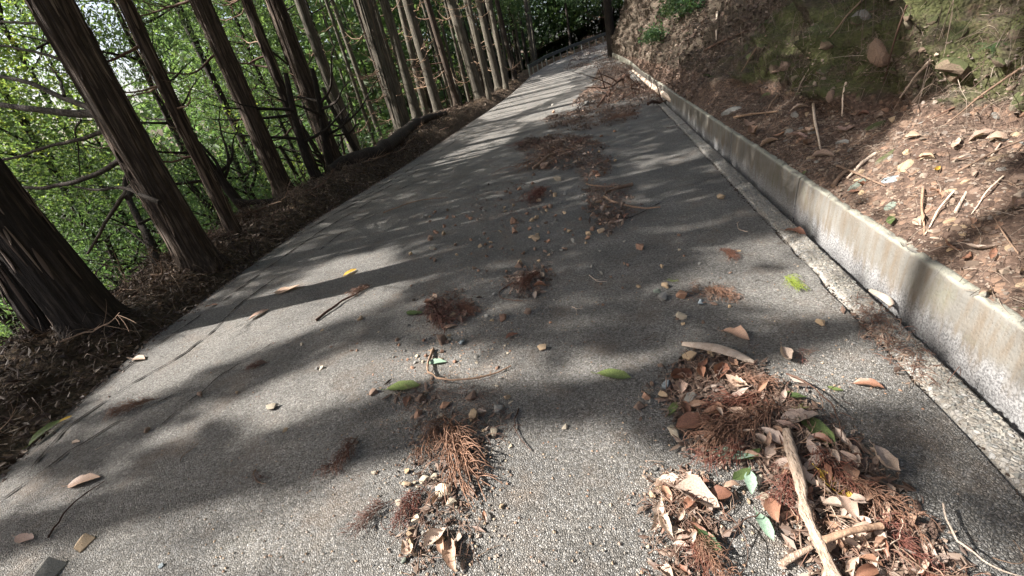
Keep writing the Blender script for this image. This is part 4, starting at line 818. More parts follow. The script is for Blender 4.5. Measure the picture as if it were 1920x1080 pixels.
# litter piles: many leaves, needles and chips heaped up
PILES = [  # outline px, leaves, chips, strands, height, phrase
 ([(1290, 670), (1400, 680), (1480, 740), (1530, 790), (1600, 840), (1700, 960), (1800, 1085), (1850, 1180), (1620, 1180), (1520, 1060), (1462, 960), (1430, 880), (1310, 850), (1285, 790), (1250, 745)], 140, 5200, 1500, .045, 'in the big litter pile around the thick branch at lower right'),
 ([(1235, 895), (1300, 890), (1360, 930), (1340, 990), (1310, 1100), (1240, 1080), (1225, 960)], 22, 320, 330, .03, 'in the leaf cluster left of the thick branch'),
 ([(740, 730), (840, 715), (950, 740), (940, 830), (880, 850), (900, 920), (870, 960), (900, 1060), (760, 1080), (740, 1000), (790, 900), (780, 830)], 9, 420, 420, .012, 'along the stone trail left of centre'),
 ([(970, 270), (1060, 255), (1140, 275), (1100, 300), (1060, 320), (990, 315)], 30, 1500, 900, .12, 'in the shaded pile of red needles on the upper road'),
 ([(1080, 295), (1140, 295), (1145, 325), (1100, 345), (1085, 320)], 12, 500, 260, .1, 'in the small heap right of the red needle pile'),
 ([(1095, 355), (1175, 350), (1185, 400), (1140, 445), (1110, 400)], 24, 800, 420, .08, 'in the shaded leafy clump on the upper road'),
 ([(1020, 225), (1100, 205), (1200, 200), (1190, 225), (1110, 245), (1040, 245)], 16, 1600, 800, .12, 'in the litter drift beyond the red needle pile'),
 ([(1110, 165), (1170, 150), (1240, 170), (1235, 195), (1150, 195), (1070, 200)], 4, 2200, 1300, .2, 'in the dark brush heap at the wall'),
 ([(1125, 130), (1180, 120), (1195, 135), (1150, 155), (1110, 155)], 5, 1600, 300, .22, 'in the sunlit heap on the far road'),
 ([(1100, 100), (1150, 98), (1165, 115), (1120, 130), (1060, 130)], 0, 1500, 200, .1, ''),
 ([(945, 520), (1020, 500), (1035, 520), (1000, 560), (960, 550)], 8, 420, 60, .02, 'in the long dark clump at mid road'),
 ([(790, 560), (860, 545), (900, 580), (840, 620), (800, 600)], 8, 420, 60, .02, 'in the dark frond clump left of centre'),
 ([(980, 365), (1025, 350), (1020, 375), (990, 385)], 0, 40, 120, .03, ''),
 ([(1290, 535), (1370, 540), (1380, 570), (1300, 560)], 0, 50, 90, .01, ''),
 ([(1640, 640), (1600, 560), (1660, 600), (1720, 680), (1760, 740), (1700, 700)], 0, 120, 300, .008, ''),
 ([(880, 360), (1000, 330), (1010, 420), (960, 450), (880, 420)], 0, 160, 140, .006, '')]
def sample_poly(poly, n_, R_):
    P_ = np.array(poly, float); lo, hi = P_.min(0), P_.max(0); out = np.zeros((0, 2))
    while len(out) < n_: q = R_.uniform(lo, hi, (n_ * 3 + 10, 2)); out = np.vstack([out, q[in_poly(q, P_)]])
    return out[:n_]
def strands(P_, L, r, R_, curl=.8, zh=0.01, flat=.25, sides=3, seg=5):
    n_ = len(P_); t = np.linspace(0, 1, seg); a0 = R_.uniform(0, 6.28, n_); cv = R_.normal(0, curl, n_); L = L * R_.uniform(.4, 1.5, n_)
    th = a0[:, None] + cv[:, None] * t; st = (L / seg)[:, None, None] * np.stack([np.cos(th), np.sin(th), 0 * th], -1); Q = P_[:, None] + np.cumsum(st, 1) - st.mean(1, keepdims=True) * seg / 2
    Q[..., 2] += np.abs(R_.normal(0, flat, n_))[:, None] * L[:, None] * np.sin(t * 3.1) + zh
    side = np.stack([-np.sin(th), np.cos(th), 0 * th], -1); rr = (r * R_.uniform(.6, 1.4, n_))[:, None, None] * (1 - .5 * t)[None, :, None]
    ring = np.stack([Q + side * rr, Q - side * rr, Q + np.array([0, 0, 1.4]) * rr], 2)      # (n, seg, 3, 3)
    V = ring.reshape(-1, 3); F = []
    base = (np.arange(n_) * seg * 3)[:, None, None]; i = (np.arange(seg - 1) * 3)[None, :, None]; j = np.arange(3)[None, None, :]
    a = base + i + j; b = base + i + (j + 1) % 3; F = np.stack([a, b, b + 3, a + 3], -1).reshape(-1, 4); return V, F
NR = np.random.default_rng(99); dryn = {'dry': 'brown', 'dry_pale': 'pale', 'dry_red': 'reddish'}
CH, ST = MB(), MB()
for poly, nl, nc, ns, h, phrase in PILES:
    cen = np.mean(poly, 0); PW = np.array([G(*p)[:2] for p in poly]); 
    def hh(w2):
        c = PW.mean(0); e = np.full(len(w2), 9.)
        for i in range(len(PW)):
            a, b = PW[i], PW[(i + 1) % len(PW)]; ab = b - a; t = np.clip(((w2 - a) @ ab) / (ab @ ab), 0, 1); e = np.minimum(e, np.hypot(*(w2 - a - t[:, None] * ab).T))
        q = np.c_[w2 * 7, 0 * w2[:, 0]]; return h * np.clip(e / .14, 0, 1) ** .7 * (.75 + .5 * noise(q, 44))
    far = max(1.0, mpx(G(*cen)) / .004)
    ar = abs(np.sum(PW[:, 0] * np.roll(PW[:, 1], -1) - np.roll(PW[:, 0], -1) * PW[:, 1])) / 2; nc = int(min(14000, max(nc, (1.35 if far > 2 else 0) * ar / (.00022 * far ** 1.2))))
    if far > 2: ns = int(min(3500, ns * 1.2))
    q = sample_poly(PW, nc, NR); q = q[noise(np.c_[q * 2.6, 0 * q[:, :1]], 47) + .5 * noise(np.c_[q * 7, 0 * q[:, :1]], 48) > (.12 if far > 2 else -.6)]; nc = len(q); q += NR.normal(0, .045 * far ** .5, q.shape); z = hh(q) * NR.random(nc) ** .5 + zr(q[:, 1]) + .004
    hf = nc // 4; V, F = cards(np.c_[q, z], .024 * far ** .6, .012 * far ** .6, 0, 2.2); V2, F2 = cards(np.c_[q[:hf], z[:hf] + .006], .06 * far ** .3, .024 * far ** .3, 0, 1.6); V2[:, 2] = np.maximum(V2[:, 2], zr(V2[:, 1]) + .003); CH.add(V2, F2); V[:, 2] = np.maximum(V[:, 2], zr(V[:, 1]) + .003); CH.add(V, F)
    q = sample_poly(PW, ns, NR); q += NR.normal(0, .03 * far ** .5, q.shape); z = hh(q) * NR.random(ns) ** .5 + zr(q[:, 1])
    V, F = strands(np.c_[q, z], .07 * far ** .5, .0016 * far ** .8, NR); ST.add(V, F)
    q = sample_poly(poly, max(nl, 1), NR)[:nl]
    for x, y in q:
        if y > 1085: continue
        m_ = NR.choice(['dry', 'dry', 'dry', 'dry_pale', 'dry_red']); p = G(x, y); hz = float(hh(p[None, :2])[0]) * NR.uniform(.8, 1.5)
        leaf(x, y, NR.uniform(.05, .1) / mpx(p) if y < 700 else NR.uniform(18, 44), NR.uniform(0, 6.28), str(m_), f'dry {dryn[str(m_)]} curled leaf {phrase}', f'dry {dryn[str(m_)]} leaves {phrase}', z=hz, tilt=.35)
tag(CH.build('litter', M['chips'], smooth=False), kind='stuff'); tag(ST.build('needle_litter', M['strand']), kind='stuff')

FRONDS = [ # start px -> end px, mesh, mat, label
 ((832, 780), (865, 950), 0, 'frond_brown', 'long brown dead cedar frond spreading down the centre of the stone trail'), ((815, 790), (800, 870), 1, 'frond_brown', 'shorter brown frond layered on the left of the long one'),
 ((838, 800), (905, 890), 2, 'frond_brown', 'brown frond fanning to the right of the long one'), ((800, 915), (735, 1000), 3, 'frond_red', 'dense dark red frond below the brown one'),
 ((790, 925), (750, 990), 4, 'frond_red', 'narrow red frond beneath the dense dark red one'), ((735, 945), (650, 1000), 5, 'frond_dark', 'thin wine-red frond pointing left near the bottom'),
 ((665, 820), (618, 900), 1, 'frond_dark', 'thin dead sprig lying alone left of the brown frond'), ((825, 560), (835, 630), 3, 'frond_dark', 'dark clumped frond between the two small tan stones'),
 ((850, 575), (900, 590), 2, 'frond_dark', 'short dark frond pointing right from the clump'), ((1020, 512), (970, 550), 4, 'frond_dark', 'long dark frond in mid road'),
 ((1025, 355), (985, 385), 0, 'frond_red', 'rusty frond lying alone in the shade of the upper road'), ((1325, 540), (1378, 568), 5, 'frond_brown', 'bright orange frond beside the blue-grey stone'),
 ((1345, 470), (1385, 490), 1, 'frond_dark', 'thin red sprig in the shade on the right half'), ((1310, 990), (1365, 1110), 3, 'frond_brown', 'brown frond running off the bottom under the leaf cluster'),
 ((1290, 1000), (1330, 1100), 5, 'frond_red', 'red frond running off the bottom, left of its brown twin'), ((1470, 760), (1320, 830), 0, 'frond_brown', 'orange-brown frond spread across the top of the big pile'),
 ((1440, 740), (1330, 790), 2, 'frond_red', 'red frond on the upper left of the big pile'), ((1420, 790), (1300, 850), 4, 'frond_brown', 'orange frond fringe at the left rim of the big pile'),
 ((1400, 830), (1310, 880), 1, 'frond_red', 'red frond tips hanging off the left rim above the pale leaf'), ((1520, 830), (1620, 960), 3, 'frond_red', 'long red frond right of the yellow leaf'),
 ((1560, 880), (1720, 1010), 5, 'frond_brown', 'brown frond along the right flank of the big pile'), ((1620, 960), (1760, 1080), 2, 'frond_red', 'red frond near the bottom right end of the big pile'),
 ((1480, 870), (1450, 960), 0, 'frond_red', 'wine-red frond left of the thick branch'), ((1350, 700), (1460, 730), 4, 'frond_brown', 'brown frond behind the tan stones of the big pile'),
 ((1478, 775), (1520, 765), 1, 'frond_green', 'yellowing green cedar sprig at the top right of the big pile'), ((1395, 770), (1430, 765), 3, 'frond_green', 'small yellow-green cedar tip in the big pile'),
 ((1465, 520), (1510, 548), 2, 'frond_green', 'yellow-green cedar sprig alone near the gutter'), ((1250, 525), (1275, 530), 4, 'frond_green', 'small bright green sprig above the ring of four stones'),
 ((1540, 660), (1500, 665), 5, 'frond_brown', 'orange dead sprig right of the pale pink leaf'), ((1510, 655), (1500, 690), 0, 'frond_red', 'red dead sprig touching the pale pink leaf'),
 ((1040, 270), (1000, 320), 1, 'frond_brown', 'brown frond on the shaded upper needle pile'), ((1060, 280), (1110, 260), 3, 'frond_dark', 'dark frond at the back of the upper needle pile'),
 ((1020, 275), (970, 270), 5, 'frond_dark', 'dark frond reaching left from the upper needle pile'), ((1130, 230), (1200, 215), 0, 'frond_brown', 'brown frond in the far litter drift'),
 ((300, 745), (200, 790), 2, 'frond_brown', 'flattened brown frond at left below the bank'), ((480, 880), (490, 915), 1, 'frond_dark', 'small dark red sprig at lower left centre'),
 ((700, 535), (655, 560), 4, 'frond_brown', 'small brown sprig at the end of the dark twig on the lit patch'), ((505, 680), (460, 695), 3, 'frond_dark', 'small dark sprig left of the lit patch edge')]
for a, b, k, m_, lb in FRONDS:
    z = .022 if (a[0] > 1290 and a[1] > 680 and a[0] < 1700) else .03 if a[1] < 320 else 0.004
    c, yw, L = span(a, b, z); A = G(*a, z); L = L / .95; tag(put('cedar_frond', FR[k] if L > .17 else FRS[k % 4], A, (0, 0, yw), (L, L, min(L, .45)), mat=M[m_]), lb, 'frond')
    A = None
TWIGS = [
 ((592, 603), (690, 540), 0, 'twig_dark', 9, 'dark bent twig lying on the lit patch left of centre'), ((785, 680), (925, 727), 8, 'twig', 7, 'long curved twig ending in a hook above the stone cluster'),
 ((965, 770), (985, 850), 1, 'twig_dark', 4, 'thin dark twig right of the stone cluster'), ((85, 1010), (190, 905), 2, 'twig_dark', 6, 'long thin dark twig at lower left'),
 ((178, 846), (217, 828), 3, 'twig_pale', 7, 'short pale stick on the left part of the road'), ((335, 865), (372, 832), 4, 'twig', 7, 'short brown twig at left centre'),
 ((475, 885), (495, 915), 5, 'twig', 6, 'small forked twig beside the dark red sprig'), ((1420, 960), (1340, 1060), 6, 'twig_dark', 5, 'dark twig slanting between leaf cluster and branch'),
 ((1365, 960), (1412, 1058), 7, 'twig_dark', 8, 'thick dark twig right of the leaf cluster'), ((1400, 630), (1405, 655), 0, 'twig_dark', 4, 'dark stem under the crumpled leaf'),
 ((1420, 645), (1412, 668), 1, 'twig', 3, 'thin stem right of the crumpled leaf'), ((945, 535), (955, 572), 9, 'twig_dark', 4, 'short dark curved twig in mid road'),
 ((720, 398), (840, 370), 2, 'twig', 3, 'long thin twig in the shaded upper left of the road'), ((1100, 518), (1135, 533), 3, 'twig_pale', 2, 'hair-thin pale straw in mid road'),
 ((1075, 575), (1083, 592), 4, 'twig_pale', 2, 'tiny pale straw below the centre'), ((1380, 418), (1395, 440), 5, 'twig_pale', 2, 'thin pale straw near the gutter, upper half'),
 ((1150, 355), (1182, 405), 8, 'twig', 7, 'curved brown stick at the right rim of the shaded leafy clump'), ((1095, 348), (1155, 355), 1, 'twig', 4, 'thin stick across the top of the shaded leafy clump'),
 ((1100, 400), (1130, 390), 0, 'twig', 3, 'short stick left in the shaded leafy clump'), ((1040, 300), (1100, 280), 3, 'twig_pale', 4, 'pale stick across the upper needle pile'),
 ((1010, 318), (1050, 285), 5, 'twig', 5, 'brown stick leaning on the upper needle pile'), ((1250, 240), (1290, 232), 6, 'twig_dark', 5, 'dark twig across the gutter joint in the shade'),
 ((1740, 960), (1940, 1110), 10, 'twig_pale', 7, 'long whitish bowed stick from the right flank of the big pile'), ((1880, 1060), (1925, 1030), 9, 'twig', 6, 'brown curved twig at the bottom right corner'),
 ((1820, 1010), (1860, 1030), 2, 'twig_dark', 5, 'small dark twig on the asphalt at bottom right'), ((1490, 700), (1600, 830), 7, 'twig_dark', 5, 'dark stem along the upper right rim of the big pile'),
 ((1460, 850), (1540, 800), 1, 'twig', 5, 'thin brown stem above the yellow leaf'), ((1560, 960), (1720, 1050), 4, 'twig', 8, 'brown stalk under the small crossing stick'),
 ((1550, 830), (1660, 930), 5, 'twig_dark', 4, 'thin dark stem on the right flank of the big pile'), ((1250, 958), (1340, 955), 3, 'twig_pale', 9, 'pale flat stick across the leaf cluster'),
 ((880, 1000), (905, 1080), 6, 'twig_dark', 6, 'dark stalk near the bottom edge, right of the flat brown leaf'), ((895, 1045), (940, 1020), 0, 'twig', 4, 'thin twig tip near the bottom centre'),
 ((1640, 1000), (1800, 1100), 10, 'twig', 5, 'long arching stem near the bottom right of the pile'), ((1560, 720), (1580, 760), 9, 'twig_dark', 3, 'looping dark stem of the little green leaf'),
 ((1500, 700), (1540, 720), 2, 'twig_dark', 4, 'dark twig under the orange sprig'), ((810, 655), (815, 700), 7, 'twig', 2, 'thin upright straw near the blue pebble'),
 ((1545, 940), (1600, 1000), 3, 'twig_pale', 5, 'short whitish stick right of the golden leaf'), ((1650, 1040), (1700, 985), 5, 'twig_pale', 4, 'pale straw in the lower part of the big pile'),
 ((1205, 640), (1230, 625), 1, 'twig_dark', 3, 'tiny dark twig left of the bark strip')]
ALLT = TW + TWC
for a, b, k, m_, wd, lb in TWIGS:
    z = .05 if (1290 < a[0] < 1760 and a[1] > 690) else .02 if a[1] < 420 else .003
    c, yw, L = span(a, b, z); r_ = wd * mpx(c) * .5 / .012; tag(put('twig', ALLT[k], c, (0, 0, yw), (L, L * .8, min(r_, L * 1.6)), mat=M[m_]), lb, 'twig')
# dark brush heap at the wall with the pale pole
def rod(name, pts3, r, mat, label, cat, group=None, sides=9, nz=.08, seed=0):
    P_ = np.array(pts3, float); n = len(P_); t = np.linspace(0, n - 1, max(24, n * 6)); Q = np.stack([np.interp(t, np.arange(n), P_[:, k]) for k in range(3)], 1)
    for k in range(3): Q[3:-3, k] = np.convolve(Q[:, k], np.ones(7) / 7, 'valid')
    rr = np.interp(t, np.linspace(0, n - 1, len(r)), r) * (1 + nz * noise(np.c_[t * 2.3, 0 * t, 0 * t + seed], 3) + nz * .6 * noise(np.c_[t * 6, 0 * t, 0 * t + seed], 4)); O = Q[0].copy(); mb = MB(); mb.tube(Q - O, rr, sides)
    o = mb.build(name, M[mat], loc=O); return tag(o, label, cat, group)
# thick weathered branch on the big pile
P3 = [G(1475, 808, .075), G(1484, 850, .08), G(1502, 905, .085), G(1508, 960, .08), G(1535, 1015, .07), G(1562, 1075, .06), G(1590, 1140, .05)]
m0 = mpx(P3[2]); rod('fallen_branch', P3, [8 * m0, 10 * m0, 10.5 * m0, 9 * m0, 11 * m0, 10 * m0], 'twig_bleached', 'thick weathered whitish branch lying through the big litter pile', 'branch', nz=.26)
P3 = [G(1546, 1012, .10), G(1580, 1000, .11), G(1610, 992, .105), G(1652, 986, .09)]; rod('stick', P3, [5.5 * m0, 5 * m0, 5.5 * m0], 'twig', 'short round brown stick crossing right of the thick branch', 'stick', nz=.1)
P3 = [G(1466, 1058, .015), G(1490, 1042, .03), G(1522, 1026, .04)]; rod('stick', P3, [5.5 * m0, 5.5 * m0, 4 * m0], 'twig_bleached', 'short pale stick poking out left of the thick branch at the bottom', 'stick', nz=.1)
# long bark strip
def bark_strip(a, b, w_, label, mat, zh=.02):
    c, yw, L = span(a, b, .01); n = 14; t = np.linspace(0, 1, n); ww = w_ * mpx(c) * np.sin(np.pi * np.clip(t * .85 + .08, 0, 1)) ** .6 / 2; V = []
    for i in range(n):
        for s, dz in ((-1, 0), (-.4, .008), (.4, .010), (1, .002)): V.append([(t[i] - .5) * L, s * ww[i] + .02 * math.sin(t[i] * 2.5), dz + zh * math.sin(t[i] * 3) + .002])
    V = np.array(V); V2 = V - [0, 0, .003]; F = grid_faces(n, 4); mb = MB(); mb.add(V, F); mb.add(V2, F); o = mb.build('bark_strip', M[mat]); o.location = c; o.rotation_euler = (0, 0, yw); return tag(o, label, 'bark')
bark_strip((1280, 645), (1412, 684), 24, 'long flat pale bark strip on the asphalt above the big pile', 'twig_pale')
bark_strip((1632, 545), (1668, 575), 16, 'small wood chip lying on the pebbled gutter', 'twig_pale', .005)
# fallen log on the bank
P3 = [bank_pt(1.0, y_, .05) for y_ in (8.6,)]; pts = [(618, 322), (650, 302), (690, 292), (720, 278), (750, 256), (770, 236), (800, 221), (835, 214)]
hts = [.32, .38, .42, .42, .46, .52, .5, .42]; P3 = [G(x, y, h) for (x, y), h in zip(pts, hts)]; mm = mpx(P3[3])
rod('fallen_log', P3, [9 * mm, 11 * mm, 13 * mm, 13 * mm, 11 * mm, 8 * mm], 'bark_dark', 'dark curved fallen log lying on the bank at the foot of the trees', 'log', sides=18, nz=.24)
P3 = [G(1186, 132, .36), G(1208, 150, .3), G(1234, 170, .22), G(1262, 189, .08)]; mm = mpx(P3[2]); rod('fallen_pole', P3, [2.5 * mm, 4 * mm, 5 * mm, 4.5 * mm], 'twig_pale', 'mottled pale pole lying in the far gutter against the wall', 'pole', nz=.08)
for i, (a, b, h, lb) in enumerate([((1130, 182), (1250, 192), .3, 'dark bough along the front of the brush heap at the wall'), ((1160, 150), (1215, 190), .35, 'dark bough rising over the brush heap'), ((1120, 200), (1190, 165), .3, 'forked bough at the left of the brush heap'), ((1185, 160), (1250, 180), .4, 'crooked bough at the right of the brush heap'), ((1215, 195), (1280, 150), .45, 'bough leaning from the brush heap over the wall')]):
    c, yw, L = span(a, b); tag(put('bough', BRD[i % 4], G(*a, .12), (1.5 if i % 2 else -1.5, -h * .1, yw), L * .5), lb, 'branch')

# ------------------------------------------------------------------ bank litter on the left, debris and twigs
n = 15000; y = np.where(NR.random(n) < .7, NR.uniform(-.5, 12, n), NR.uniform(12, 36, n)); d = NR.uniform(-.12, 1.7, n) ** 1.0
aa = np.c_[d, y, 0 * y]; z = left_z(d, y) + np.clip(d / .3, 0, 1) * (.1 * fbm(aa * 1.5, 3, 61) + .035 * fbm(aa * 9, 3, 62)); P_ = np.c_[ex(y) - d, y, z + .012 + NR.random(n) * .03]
V, F = cards(P_, .075, .028, 0, 1.3); mb = MB(); mb.add(V, F); tag(mb.build('bank_litter', M['shaded_chips'], smooth=False), kind='stuff')
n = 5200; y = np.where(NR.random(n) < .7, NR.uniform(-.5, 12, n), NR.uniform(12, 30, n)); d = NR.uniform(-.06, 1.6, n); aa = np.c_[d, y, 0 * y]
z = left_z(d, y) + np.clip(d / .3, 0, 1) * (.1 * fbm(aa * 1.5, 3, 61) + .035 * fbm(aa * 9, 3, 62)); V, F = strands(np.c_[ex(y) - d, y, z], .22, .0028, NR, 1.0, .01, .35); mb = MB(); mb.add(V, F); tag(mb.build('bank_brushwood', M['shaded_chips']), kind='stuff')
for i in range(46):
    y = R_.uniform(1.2, 9) if i < 34 else R_.uniform(9, 16); p = bank_pt(R_.uniform(.1, 1.3), y, .04); L = R_.uniform(.35, .9)
    tag(put('dead_branch', R_.choice(BR + BRD), p, (R_.uniform(-1.5, 1.5), R_.uniform(-.25, .1), R_.uniform(0, 6.28)), L), 'bare dead branch tangled in the litter bank beneath the roadside trees', 'branch', 'dead branches tangled in the litter bank')
# brown bracken and leaf heap past the log
n = 5200; c = G(812, 222, .25); P_ = c + NR.normal(size=(n, 3)) * [.55, 1.5, .12]; P_[:, 2] = np.abs(P_[:, 2] - c[2]) * .6 + c[2] - .15 + .18 * np.exp(-((P_[:, 0] - c[0]) / .5) ** 2)
V, F = cards(P_, .16, .035, 0, .8); mb = MB(); mb.add(V, F); tag(mb.build('leaf_heap', M['chips'], smooth=False), kind='stuff')
# damp dirt crumbs along the asphalt edge and gutter joint
def crumbs(P_, s, mat, name):
    n_ = len(P_); oct_ = np.array([[1, 0, 0], [0, 1, 0], [-1, 0, 0], [0, -1, 0], [0, 0, .8]]); F0 = np.array([[0, 1, 4, 4], [1, 2, 4, 4], [2, 3, 4, 4], [3, 0, 4, 4]])
    jit = NR.uniform(.5, 1.3, (n_, 5, 3)); a = NR.uniform(0, 6.28, n_); R2 = np.stack([np.cos(a), -np.sin(a), np.sin(a), np.cos(a)], 1).reshape(-1, 2, 2); V = oct_[None] * jit * (s * NR.uniform(.4, 1.5, n_) ** 1.3)[:, None, None]
    V[..., :2] = np.einsum('nij,nkj->nki', R2, V[..., :2]); V += P_[:, None]; F = (F0[None] + (np.arange(n_) * 5)[:, None, None]).reshape(-1, 4); mb = MB(); mb.add(V.reshape(-1, 3), F); return tag(mb.build(name, M[mat], smooth=False), kind='stuff')
def pebbles(P_, s, mat, name):
    me = ROCKS[3]; bm = bmesh.new(); bm.from_mesh(me); bmesh.ops.triangulate(bm, faces=bm.faces[:]); v0 = np.array([v.co for v in bm.verts]); f0 = np.array([[v.index for v in f.verts] for f in bm.faces]); bm.free(); f0 = np.c_[f0, f0[:, 2]]
    n_ = len(P_); a = NR.uniform(0, 6.28, n_); ca, sa = np.cos(a), np.sin(a); sc = s * NR.uniform(.4, 1.5, (n_, 3)) ** 1.2; W = v0[None] * sc[:, None]
    X = W[..., 0] * ca[:, None] - W[..., 1] * sa[:, None]; Y = W[..., 0] * sa[:, None] + W[..., 1] * ca[:, None]; W = np.stack([X, Y, W[..., 2]], -1) + P_[:, None]
    mb = MB(); mb.add(W.reshape(-1, 3), (f0[None] + (np.arange(n_) * len(v0))[:, None, None]).reshape(-1, 4)); return tag(mb.build(name, M[mat], smooth=False), kind='stuff')
n = 3500; y = NR.uniform(.3, 18, n) ** 1; x = 1.125 + NR.normal(0, .012, n) * (1 + .8 * (noise(np.c_[y * 3, 0 * y, 0 * y], 6))); crumbs(np.c_[x, y, zr(y) - .012 + NR.random(n) * .012], .006, 'litter_dark', 'joint_dirt')
n = 2600; y = NR.uniform(.3, 12, n); x = 1.335 + NR.normal(0, .012, n); crumbs(np.c_[x, y, zr(y) - .082 + 0 * y], .007, 'chips', 'channel_debris')
n = 2600; y = NR.uniform(.2, 16, n) ** 1; x = ex(y) + np.abs(NR.normal(0, .14, n)) - .03; crumbs(np.c_[x, y, zr(y) - .03 + .0 * y + np.clip((x - ex(y)) * .1, 0, .03)], .012, 'chips', 'edge_debris')
# grit over the road, thicker around the trails
q = NR.uniform((300, 300), (1600, 1080), (1500, 2)); q = np.vstack([q, NR.normal((830, 780), (60, 150), (1600, 2)), NR.normal((900, 500), (110, 110), (1600, 2)), NR.normal((720, 700), (70, 30), (260, 2)), NR.normal((1400, 800), (160, 120), (500, 2))]); P_ = np.array([G(*p) for p in q]); P_ = P_[(P_[:, 0] > ex(P_[:, 1]) + .1) & (P_[:, 0] < 1.1)]
crumbs(P_ + [0, 0, .004], .0045, 'gravelbits', 'grit')
# pebbles standing proud in the gutter strip
n = 4200; y = NR.uniform(.5, 6.5, n); x = NR.uniform(1.165, 1.28, n); crumbs(np.c_[x, y, .009 + 0 * y], .0075, 'greybits', 'gutter_pebbles')

# ------------------------------------------------------------------ hillside litter, stones, roots, moss
def hsamp(n, s0, s1, y0, y1, pw=1.0): s = s0 + (s1 - s0) * NR.random(n) ** pw; y = y0 + (y1 - y0) * NR.random(n) ** 1.5; return hill_pts(s, y), s, y
P_, s, y = hsamp(11000, .0, 1.15, .8, 12); kp = (y > 4.2 + s * 1.5) | (NR.random(len(y)) < .15); P_ = P_[kp]; V, F = cards(P_ + [-.004, 0, .005], .036, .013, 0, 2.2); mb = MB(); mb.add(V, F)
P_, s, y = hsamp(30000, .0, 6, 9, 36); V, F = cards(P_ + [-.01, 0, .015], .09, .035, 0, 1.2); mb.add(V, F); tag(mb.build('slope_litter', M['chips'], smooth=False), kind='stuff')
P_, s, y = hsamp(5200, .0, 1.6, .8, 11); V, F = strands(P_, .15, .0014, NR, .8, .006, .25); mb = MB(); mb.add(V, F)
P_, s, y = hsamp(5200, .8, 4, .8, 11); V, F = strands(P_ - [.03, 0, 0], .3, .0019, NR, .6, .0, .6); mb.add(V, F); tag(mb.build('slope_rootlets', M['rootlet']), kind='stuff')
P_, s, y = hsamp(14000, .0, 1.3, .8, 9); crumbs(P_, .008, 'earthbits', 'slope_gravel'); P_, s, y = hsamp(900, .0, 1.3, .8, 7); pebbles(P_ + [-.004, 0, .002], .045, 'earthbits', 'slope_pebbles')
n = 60000; P_, s, y = hsamp(n, .85, 4.2, .6, 9); q = P_ * 2.6; k = noise(q, 88) + .5 * noise(q * 2.3, 89); ok = k > .05; P_ = P_[ok]
V, F = cards(P_ + [-.012, 0, .004], .026, .008, -.2, .2); mb = MB(); mb.add(V, F); tag(mb.build('moss', M['moss'], smooth=False), kind='stuff')
def hstone(px, py, w_, mat, label, group=None, sc=(1.2, 1, .8)):
    p, i = on_hill(px, py); s = w_ * mpx(p) * .95; nn = hill_normal(i); rot = Vector(nn).to_track_quat('Z', 'Y').to_euler(); me = LUMPS[int(px + py * 3) % len(LUMPS)]
    o = put('rock', me, p - nn * s * .12, rot, (s * sc[0], s * sc[1], s * sc[2]), mat=M[mat]); o.rotation_euler.rotate_axis('Z', random.uniform(0, 6)); return tag(o, label, 'rock', group)
for a in [(1600, 346, 46, 'green_rock', 'smooth grey-green stone just behind the wall'), (1673, 334, 50, 'blue', 'bluish stone right of the grey-green one behind the wall'), (1668, 383, 38, 'green_rock', 'pale greenish stone below the bluish one, near the wall top'),
          (1650, 292, 46, 'mossy', 'mossy topped block above the bluish stone'), (1645, 232, 48, 'mossy', 'round moss-covered stone at the foot of the mossy face'), (1705, 303, 34, 'tan', 'tan block right of the mossy topped block'),
          (1615, 315, 24, 'tan', 'small tan stone above the grey-green one'), (1745, 290, 34, 'tan', 'flat tan stone on the lit soil'), (1650, 105, 60, 'brown', 'large orange-brown rock bulging from the shaded face'),
          (1700, 62, 40, 'face', 'brown rock above the large orange-brown one'), (1365, 206, 44, 'grey', 'grey block behind the wall in the shade'), (1895, 195, 60, 'mossy', 'mossy boulder at the right picture edge'),
          (1775, 120, 50, 'face', 'pale lichen-covered rock set in the sunlit moss'), (1800, 60, 46, 'face', 'tan outcrop above the lichen-covered rock'), (1905, 60, 50, 'face', 'brown outcrop at the upper right edge'),
          (1777, 415, 26, 'tan', 'light tan stone on the soil above the wall'), (1880, 290, 40, 'tan', 'flat buff stone at the right edge on the soil'), (1550, 297, 22, 'brown', 'brown stone near the wall top in the half shade'),
          (1498, 235, 20, 'grey', 'grey pebble in the shaded litter'), (1560, 180, 22, 'brown', 'brown stone where litter meets the mossy face'), (1620, 30, 40, 'grey', 'dark grey rock at the top of the shaded face'),
          (1870, 420, 26, 'rust', 'rust stone on the sunlit gravelly soil'), (1905, 330, 34, 'brown', 'brown stone at the right edge above the gravel'), (1530, 50, 40, 'mossy', 'mossy lump high on the shaded face'), (1470, 120, 34, 'brown', 'brown rock low on the shaded face')]:
    hstone(*a)
for i in range(60):
    x, y = R_.uniform(1420, 1915), 0; y = R_.uniform(max(200, 200 + (x - 1440) * 0), 215 + (x - 1400) * .7); hstone(x, y, R_.uniform(12, 26), R_.choice(['tan', 'brown', 'grey', 'rust', 'tan']), 'small stone half sunk in the soil and litter above the wall', 'small stones in the soil above the wall')
for i in range(40):
    x, y = R_.uniform(1400, 1915), R_.uniform(5, 185); hstone(x, y, R_.uniform(12, 30), R_.choice(['mossy', 'face', 'face', 'face']), 'weathered rock jutting from the mossy face of the slope', 'rocks jutting from the mossy face')
